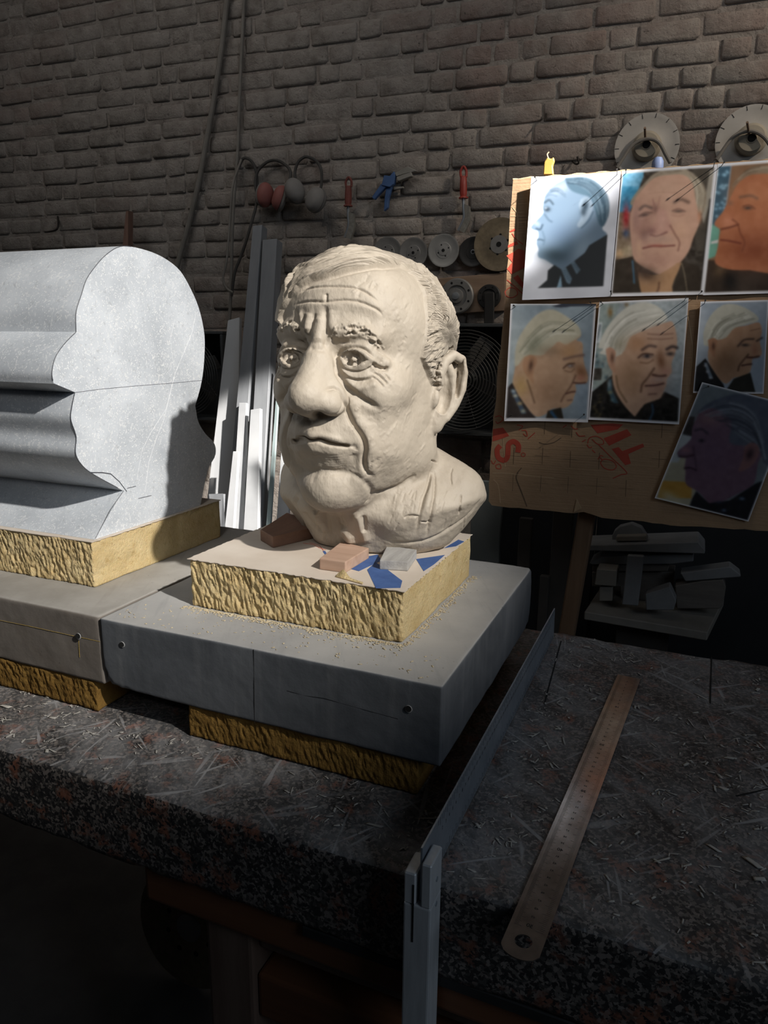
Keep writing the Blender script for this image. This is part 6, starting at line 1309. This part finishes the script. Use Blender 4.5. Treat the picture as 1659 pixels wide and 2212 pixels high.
def flush_strokes():
    allp = np.vstack([q[0] for q in QUEUE]); S = pix_to_bust(allp); i = 0
    for (px, width, amp, mirror, taper, ends) in QUEUE:
        s = S[i:i + len(px)]; i += len(px)
        if np.linalg.norm(np.diff(s, axis=0), axis=1).max() > 0.03: continue
        carve(s, width, amp, taper, ends)
        if mirror: carve(s * np.array([-1, 1, 1]), width, amp, taper, ends)
    QUEUE.clear()
# ------------------------------------------------------------------ bust: carved strokes (wrinkles, folds, brows, hair)
def K(pts): return [(560 + x / 3.072, 500 + y / 3.072) for x, y in pts]
def sh(pts, dx, dy): return [(x + dx, y + dy) for x, y in pts]
w1 = [(265, 400), (330, 380), (455, 372), (560, 372), (660, 385), (730, 425), (785, 468)]
w2 = [(228, 486), (330, 468), (445, 472), (560, 460), (660, 470), (740, 500), (790, 527), (815, 558)]
for wv in (w1, w2):
    stroke(K(wv), 0.0015, -0.0020); stroke(K(sh(wv, 0, 24)), 0.0055, 0.0011); stroke(K(sh(wv, 0, -20)), 0.0055, 0.0008)
stroke(K([(450, 415), (446, 470)]), 0.0018, -0.002)
# frown
for pts, wd, am in (([(240, 505), (262, 590), (295, 680), (335, 765)], 0.0035, -0.0040), ([(300, 545), (285, 620), (303, 680), (335, 705)], 0.0026, -0.0038),
                    ([(372, 545), (352, 610), (332, 680), (345, 735)], 0.0028, -0.0040), ([(442, 485), (440, 600), (446, 700), (440, 785)], 0.0036, -0.0046),
                    ([(270, 520), (272, 600), (310, 700), (335, 745)], 0.0042, 0.0036), ([(335, 540), (318, 610), (318, 660)], 0.0042, 0.0034),
                    ([(405, 560), (392, 650), (388, 740)], 0.0060, 0.0040), ([(480, 520), (475, 600), (480, 660)], 0.0070, 0.0020),
                    ([(335, 778), (385, 784), (440, 790)], 0.0030, -0.0022)):
    stroke(K(pts), wd, am * 0.72)
# brows
browL = [(470, 695), (530, 660), (620, 643), (700, 662), (750, 700), (785, 750)]
browR = [(122, 685), (150, 645), (195, 622), (240, 655)]
stroke(K(browL), 0.0085, 0.0042); stroke(K(browR), 0.0075, 0.0036)
r_ = random.Random(5)
for i in range(70):
    t = r_.random() * 4.99; k = int(t); f = t - k
    x = browL[k][0] * (1 - f) + browL[k + 1][0] * f; y = browL[k][1] * (1 - f) + browL[k + 1][1] * f + r_.uniform(-22, 34)
    a = -0.9 + t * 0.38 + r_.uniform(-0.25, 0.25); ln = r_.uniform(34, 66)
    stroke(K([(x, y), (x + ln * math.cos(a), y + ln * math.sin(a))]), 0.0013, r_.choice([-0.0015, -0.0011, 0.0013]), n=5)
for i in range(22):
    t = r_.random() * 2.99; k = int(t); f = t - k
    x = browR[k][0] * (1 - f) + browR[k + 1][0] * f; y = browR[k][1] * (1 - f) + browR[k + 1][1] * f + r_.uniform(-14, 26)
    stroke(K([(x, y), (x + 26, y - 14 + r_.uniform(-8, 8))]), 0.0014, r_.choice([-0.0018, 0.0015]), n=4)
# eyes
for pts, wd, am in (([(500, 845), (535, 800), (595, 768), (660, 766), (715, 792), (765, 845)], 0.0020, -0.0032), ([(545, 745), (590, 735), (640, 735)], 0.0016, -0.0014),
                    ([(745, 868), (795, 908), (858, 914)], 0.0022, -0.0045), ([(690, 800), (745, 850), (800, 890), (840, 900)], 0.0032, 0.0016),
                    ([(528, 880), (580, 920), (650, 934), (715, 918), (755, 890)], 0.0016, -0.0020), ([(520, 905), (560, 955), (630, 985), (700, 990), (770, 970)], 0.0024, -0.0026),
                    ([(540, 900), (600, 955), (680, 965), (750, 945)], 0.0040, 0.0022), ([(560, 985), (640, 1030), (720, 1030), (790, 1000)], 0.0050, 0.0022),
                    ([(500, 885), (520, 940), (565, 1005), (640, 1080), (720, 1130), (800, 1172)], 0.0040, -0.0048), ([(560, 960), (620, 1020), (680, 1060)], 0.0060, 0.0020),
                    ([(770, 915), (825, 945), (868, 992)], 0.0016, -0.0022), ([(755, 935), (805, 970), (852, 1020)], 0.0016, -0.0022), ([(745, 962), (790, 998), (825, 1035)], 0.0016, -0.0018),
                    ([(790, 925), (840, 965)], 0.0022, 0.0012)):
    stroke(K(pts), wd, am, mirror=True)
ring = lambda cx, cy, rx, ry: K([(cx + rx * math.cos(t), cy + ry * math.sin(t)) for t in np.linspace(0, 2 * PI, 17)])
stroke(ring(622, 850, 40, 36), 0.0026, -0.0058, mirror=True, taper=False); stroke(ring(625, 852, 14, 12), 0.0028, 0.0012, mirror=True, taper=False)
for yy in (838, 852, 866): stroke(K([(596, yy), (625, yy + 3), (655, yy)]), 0.0009, -0.0012, mirror=True)
# nose wing and folds
stroke(K([(440, 1060), (485, 1040), (530, 1060), (552, 1110), (545, 1165), (510, 1205)]), 0.0022, -0.0030, mirror=True)
fold = [(545, 1075), (562, 1135), (590, 1210), (622, 1282), (665, 1340), (692, 1392), (700, 1440), (692, 1500), (696, 1560), (720, 1600), (757, 1622)]
stroke(K(fold), 0.0026, -0.0062, mirror=True, ends=0.25); stroke(K(sh(fold, 40, -12)), 0.0095, 0.0046, mirror=True); stroke(K(sh(fold, -40, 10)), 0.0080, 0.0014, mirror=True)
stroke(K([(640, 1010), (720, 1090), (790, 1190), (830, 1330), (840, 1450), (830, 1560)]), 0.020, 0.0030, mirror=True)
stroke(K([(335, 1235), (340, 1340)]), 0.0042, -0.0012)
stroke(K([(240, 1374), (295, 1368), (345, 1390), (400, 1382), (460, 1394), (545, 1408), (630, 1430)]), 0.0019, -0.0044, ends=0.08)
stroke(K([(300, 1345), (345, 1362), (395, 1352), (470, 1366), (560, 1388)]), 0.0032, 0.0016)
stroke(K([(612, 1412), (640, 1430), (636, 1450)]), 0.0024, -0.0012, mirror=True)
stroke(K([(625, 1470), (640, 1540), (630, 1600)]), 0.0050, -0.0016, mirror=True)
stroke(K([(330, 1605), (420, 1588), (520, 1595), (620, 1610), (700, 1665)]), 0.0038, -0.0022)
stroke(K([(690, 1650), (742, 1712), (752, 1765), (700, 1805)]), 0.0040, -0.0030, mirror=True)
stroke(K([(360, 1640), (480, 1635), (600, 1650)]), 0.009, 0.0020)
stroke(K([(745, 1745), (840, 1722), (940, 1690), (1040, 1610)]), 0.0045, -0.0040)
for k in range(9):
    y = 1480 + k * 16; stroke(K([(370 + 6 * k, y), (470, y + 10), (600 - 4 * k, y - 4)]), 0.0018, -0.0005)
# neck and chest
for pts, wd, am in (([(300, 1860), (330, 1920), (420, 2000)], 0.0045, -0.0036), ([(430, 1860), (450, 1930), (470, 2030)], 0.0050, -0.0036), ([(370, 1850), (400, 1920), (440, 2000)], 0.0055, 0.0036),
                    ([(520, 1860), (560, 1960), (640, 2060)], 0.0090, -0.0060), ([(640, 1860), (680, 1960), (720, 2070)], 0.0060, 0.0040), ([(260, 1760), (240, 1820), (290, 1900)], 0.0040, -0.0030),
                    ([(540, 1975), (590, 2010), (600, 2070)], 0.0060, 0.0050), ([(690, 1880), (700, 1990)], 0.0030, -0.0040),
                    ([(1148, 1560), (1120, 1680), (1080, 1800), (1040, 1990)], 0.0022, -0.0036), ([(1158, 1570), (1160, 1720), (1140, 1860), (1110, 2020)], 0.0020, -0.0030),
                    ([(1150, 1600), (1135, 1720), (1100, 1870)], 0.0042, 0.0026), ([(960, 1900), (1005, 1884), (1062, 1892)], 0.0012, -0.0030), ([(1140, 1520), (1185, 1535)], 0.0010, -0.0026),
                    ([(1282, 1570), (1268, 1620), (1278, 1690)], 0.0011, -0.0020), ([(1338, 1745), (1330, 1880)], 0.0011, -0.0022), ([(1070, 1925), (1140, 1930)], 0.0011, -0.0022),
                    ([(830, 2045), (980, 2062), (1110, 2045), (1240, 1985), (1380, 1890), (1480, 1760)], 0.0026, -0.0026), ([(990, 1640), (940, 1760), (900, 1900)], 0.0070, 0.0016)):
    stroke(K(pts), wd, am)
for i in range(60):
    x = r_.uniform(880, 1400); y = r_.uniform(1700, 2000); stroke(K([(x, y), (x - r_.uniform(8, 30), y + r_.uniform(30, 80))]), 0.0012, r_.uniform(-0.0010, 0.0008), n=4)
for i in range(50):
    x = r_.uniform(240, 560); y = r_.uniform(1860, 2040); stroke(K([(x, y), (x + r_.uniform(-6, 24), y + r_.uniform(30, 70))]), 0.0014, r_.uniform(-0.0016, 0.0010), n=4)
for i in range(260):   # tool marks on the cheeks and forehead
    x = r_.uniform(560, 1090); y = r_.uniform(250, 1650); a = r_.uniform(-1.3, -0.6); ln = r_.uniform(20, 70)
    stroke(K([(x, y), (x + ln * math.cos(a), y + ln * math.sin(a))]), r_.uniform(0.001, 0.0022), r_.uniform(-0.0006, 0.0006), n=4)

# hair: a raised cap with a carved edge, then strands
HAIR = np.array(K([(930, 238), (780, 230), (620, 252), (480, 284), (345, 322), (265, 372), (205, 440), (168, 520), (158, 620), (120, 600), (120, 60), (700, 40), (1300, 60), (1420, 400), (1420, 830),
                   (1300, 800), (1235, 815), (1215, 900), (1205, 980), (1160, 1052), (1128, 1000), (1090, 900), (1066, 835), (1085, 740), (1105, 640), (1108, 540), (1098, 430), (1050, 330), (985, 262)]))
def poly_sd(P, poly):
    n = len(poly); d = np.full(len(P), 1e9); ins = np.zeros(len(P), bool)
    for i in range(n):
        a, b = poly[i], poly[(i + 1) % n]; e = b - a; t = np.clip(((P - a) @ e) / (e @ e), 0, 1)
        q = P - (a + t[:, None] * e); d = np.minimum(d, (q * q).sum(1))
        c = ((a[1] > P[:, 1]) != (b[1] > P[:, 1])) & (P[:, 0] < (b[0] - a[0]) * (P[:, 1] - a[1]) / (b[1] - a[1] + 1e-12) + a[0])
        ins ^= c
    d = np.sqrt(d); return np.where(ins, -d, d)
bw = b_world(BV); bp = project(bw)[:, :2]
facing = ((CAM - bw) * (BN[:, 0:1] * B_LF + BN[:, 1:2] * B_FD + BN[:, 2:3] * np.array([0, 0, 1.0]))).sum(1) / np.linalg.norm(CAM - bw, axis=1)
sd = -poly_sd(bp, HAIR)                                   # pixels inside the hair outline
front = np.clip((sd + 1.0) / 5.0, 0, 1)
side = 0.02 - 0.10 * np.clip((0.52 - BV[:, 2]) / 0.1, 0, 1) + 0.045 * np.clip((0.45 - BV[:, 2]) / 0.06, 0, 1)
back = np.clip((side - BV[:, 1]) / 0.004, 0, 1) * np.clip((BV[:, 2] - 0.372) / 0.02, 0, 1)
vis = np.clip((facing + 0.02) / 0.08, 0, 1)
HMASK = front * vis + back * (1 - vis)
onear = ear_sdf(np.stack([np.abs(BV[:, 0]), BV[:, 1], BV[:, 2]], -1)) < 0.004
HMASK = np.where(onear, 0, HMASK); HMASK = np.where(BV[:, 2] < 0.365, 0, HMASK)
DISP += HMASK * (0.0056 + 0.0015 * fbm(BV, 30, 2, 5))
stroke(K([(930, 246), (780, 240), (620, 266), (480, 300), (345, 340), (270, 395)]), 0.0042, -0.0042)
def strands(g0, g1, n, wd, am, jit=6):
    g0 = catmull(K(g0), 9); g1 = catmull(K(g1), 9)
    for i in range(n):
        t = (i + r_.uniform(0.2, 0.8)) / n; g = g0 * (1 - t) + g1 * t
        a = r_.uniform(0, 0.25); b = r_.uniform(0.75, 1); i0, i1 = int(a * 8), max(int(b * 8), int(a * 8) + 3)
        g = g[i0:i1 + 1] + np.array([[r_.uniform(-1, 1) * jit / 3, r_.uniform(-1, 1) * jit / 3] for _ in range(len(g[i0:i1 + 1]))])
        stroke(g, wd * r_.uniform(0.7, 1.3), am * r_.uniform(0.4, 1.3))
top0 = [(905, 228), (740, 222), (560, 246), (400, 290), (270, 350), (200, 440), (175, 540)]
top1 = [(900, 150), (700, 112), (520, 125), (370, 180), (250, 260), (185, 380), (160, 500)]
strands(top0, top1, 26, 0.0019, -0.0024); strands(top0, top1, 18, 0.0028, 0.0018)
sd0 = [(960, 262), (1050, 320), (1120, 440), (1150, 560), (1180, 660), (1215, 740), (1255, 800)]
sd1 = [(960, 180), (1120, 215), (1230, 330), (1295, 460), (1325, 600), (1332, 690), (1326, 770)]
strands(sd0, sd1, 34, 0.0018, -0.0040); strands(sd0, sd1, 20, 0.0030, 0.0020)
strands([(940, 200), (1010, 200), (1100, 240)], [(800, 140), (980, 150), (1120, 200)], 10, 0.0018, -0.0014)
stroke(K([(1215, 560), (1260, 660), (1290, 740)]), 0.0026, -0.0045); stroke(K([(1130, 470), (1185, 590), (1215, 700), (1250, 770)]), 0.0030, -0.0040)
for i in range(150):   # clipped hair in front of the ear
    t = r_.random(); y = 560 + t * 470
    xl = np.interp(y, [560, 640, 740, 835, 900, 1000, 1045], [1110, 1108, 1090, 1072, 1095, 1130, 1155]); xr = np.interp(y, [560, 700, 800, 900, 1000, 1045], [1140, 1180, 1215, 1195, 1185, 1165])
    x = xl + (xr - xl) * r_.random() * 0.85; ln = r_.uniform(26, 50); a = np.interp(y, [560, 700, 850, 1040], [-0.9, -0.45, -0.35, 0.2]) + r_.uniform(-0.25, 0.25)
    stroke(K([(x, y), (x + ln * math.cos(a), y + ln * math.sin(a))]), 0.0014, r_.choice([-0.0015, -0.0011, 0.0013]), n=4)
flush_strokes()
# ------------------------------------------------------------------ bust: final mesh
FINE = 0.0005 * fbm(BV, 90, 3, 3) + 0.0011 * fbm(BV, 22, 2, 11)
BV2 = BV + BN * (DISP + FINE)[:, None]
BW = b_world(BV2)
clay, nt, b = new_mat('grey_beige_clay')
v = obj_coord(nt)
f1 = tex_noise(nt, v, 14, 5); 
L(nt, ramp(nt, f1, [(0.3, (0.365, 0.315, 0.252)), (0.7, (0.455, 0.40, 0.328))]), b.inputs['Base Color'])
b.inputs['Roughness'].default_value = 0.62
st = obj_coord(nt, (1, 1, 0.45))
hgt = mathn(nt, 'ADD', tex_noise(nt, st, 190, 4, 0.65), mathn(nt, 'MULTIPLY', tex_noise(nt, v, 60, 3), 0.6))
bump(nt, b, hgt, 0.45, 0.0017)
hairclay = clay.copy(); hairclay.name = 'combed_clay'; nt = hairclay.node_tree; b = nt.nodes['Principled BSDF']
tc = N(nt, 'ShaderNodeTexCoord'); sp = N(nt, 'ShaderNodeSeparateXYZ'); L(nt, tc.outputs['Object'], sp.inputs[0])
yy = mathn(nt, 'MULTIPLY', mathn(nt, 'ADD', sp.outputs[1], 0.014), -1.0); zz = mathn(nt, 'SUBTRACT', sp.outputs[2], 0.2664)
phi = mathn(nt, 'ARCTAN2', zz, yy); rad = mathn(nt, 'SQRT', mathn(nt, 'ADD', mathn(nt, 'MULTIPLY', yy, yy), mathn(nt, 'MULTIPLY', zz, zz))); the = mathn(nt, 'ARCTAN2', sp.outputs[0], rad)
cc_ = mathn(nt, 'SUBTRACT', phi, mathn(nt, 'MULTIPLY', the, 0.55)); cv = N(nt, 'ShaderNodeCombineXYZ'); L(nt, mathn(nt, 'MULTIPLY', cc_, 42.0), cv.inputs[0]); L(nt, mathn(nt, 'MULTIPLY', the, 3.0), cv.inputs[1])
hn = tex_noise(nt, cv.outputs[0], 0.8, 2, 0.5, 0.2)
for l in list(b.inputs['Normal'].links): nt.links.remove(l)
bump(nt, b, mathn(nt, 'ADD', hn, mathn(nt, 'MULTIPLY', tex_noise(nt, tc.outputs['Object'], 190, 3), 0.12)), 0.9, 0.0045)
BW[:, 2] = np.maximum(BW[:, 2], 0.1916)
def vn_all(V, F): return vert_normals(V, F)
WNRM = vn_all(BW, BF)
hair_f = HMASK[BF].mean(1) > 0.5
def sub_mesh(name, mask):
    f = BF[mask]; used = np.unique(f); remap = -np.ones(len(BW), int); remap[used] = np.arange(len(used))
    me = mesh_np(name, BW[used] - np.array(B_ORG), remap[f], True)
    me.normals_split_custom_set_from_vertices(WNRM[used].tolist()); return me
B_ORG = (0.24, 0.26, 0.1916)
bust = link('clay_bust', sub_mesh('clay_bust', ~hair_f), clay); bust.location = B_ORG
tag(bust, 'grey-beige clay portrait bust of an elderly man with swept hair on yellow foam', 'sculpture')
tag(link('hair', sub_mesh('hair', hair_f), hairclay, bust), 'combed clay hair carved in strands')
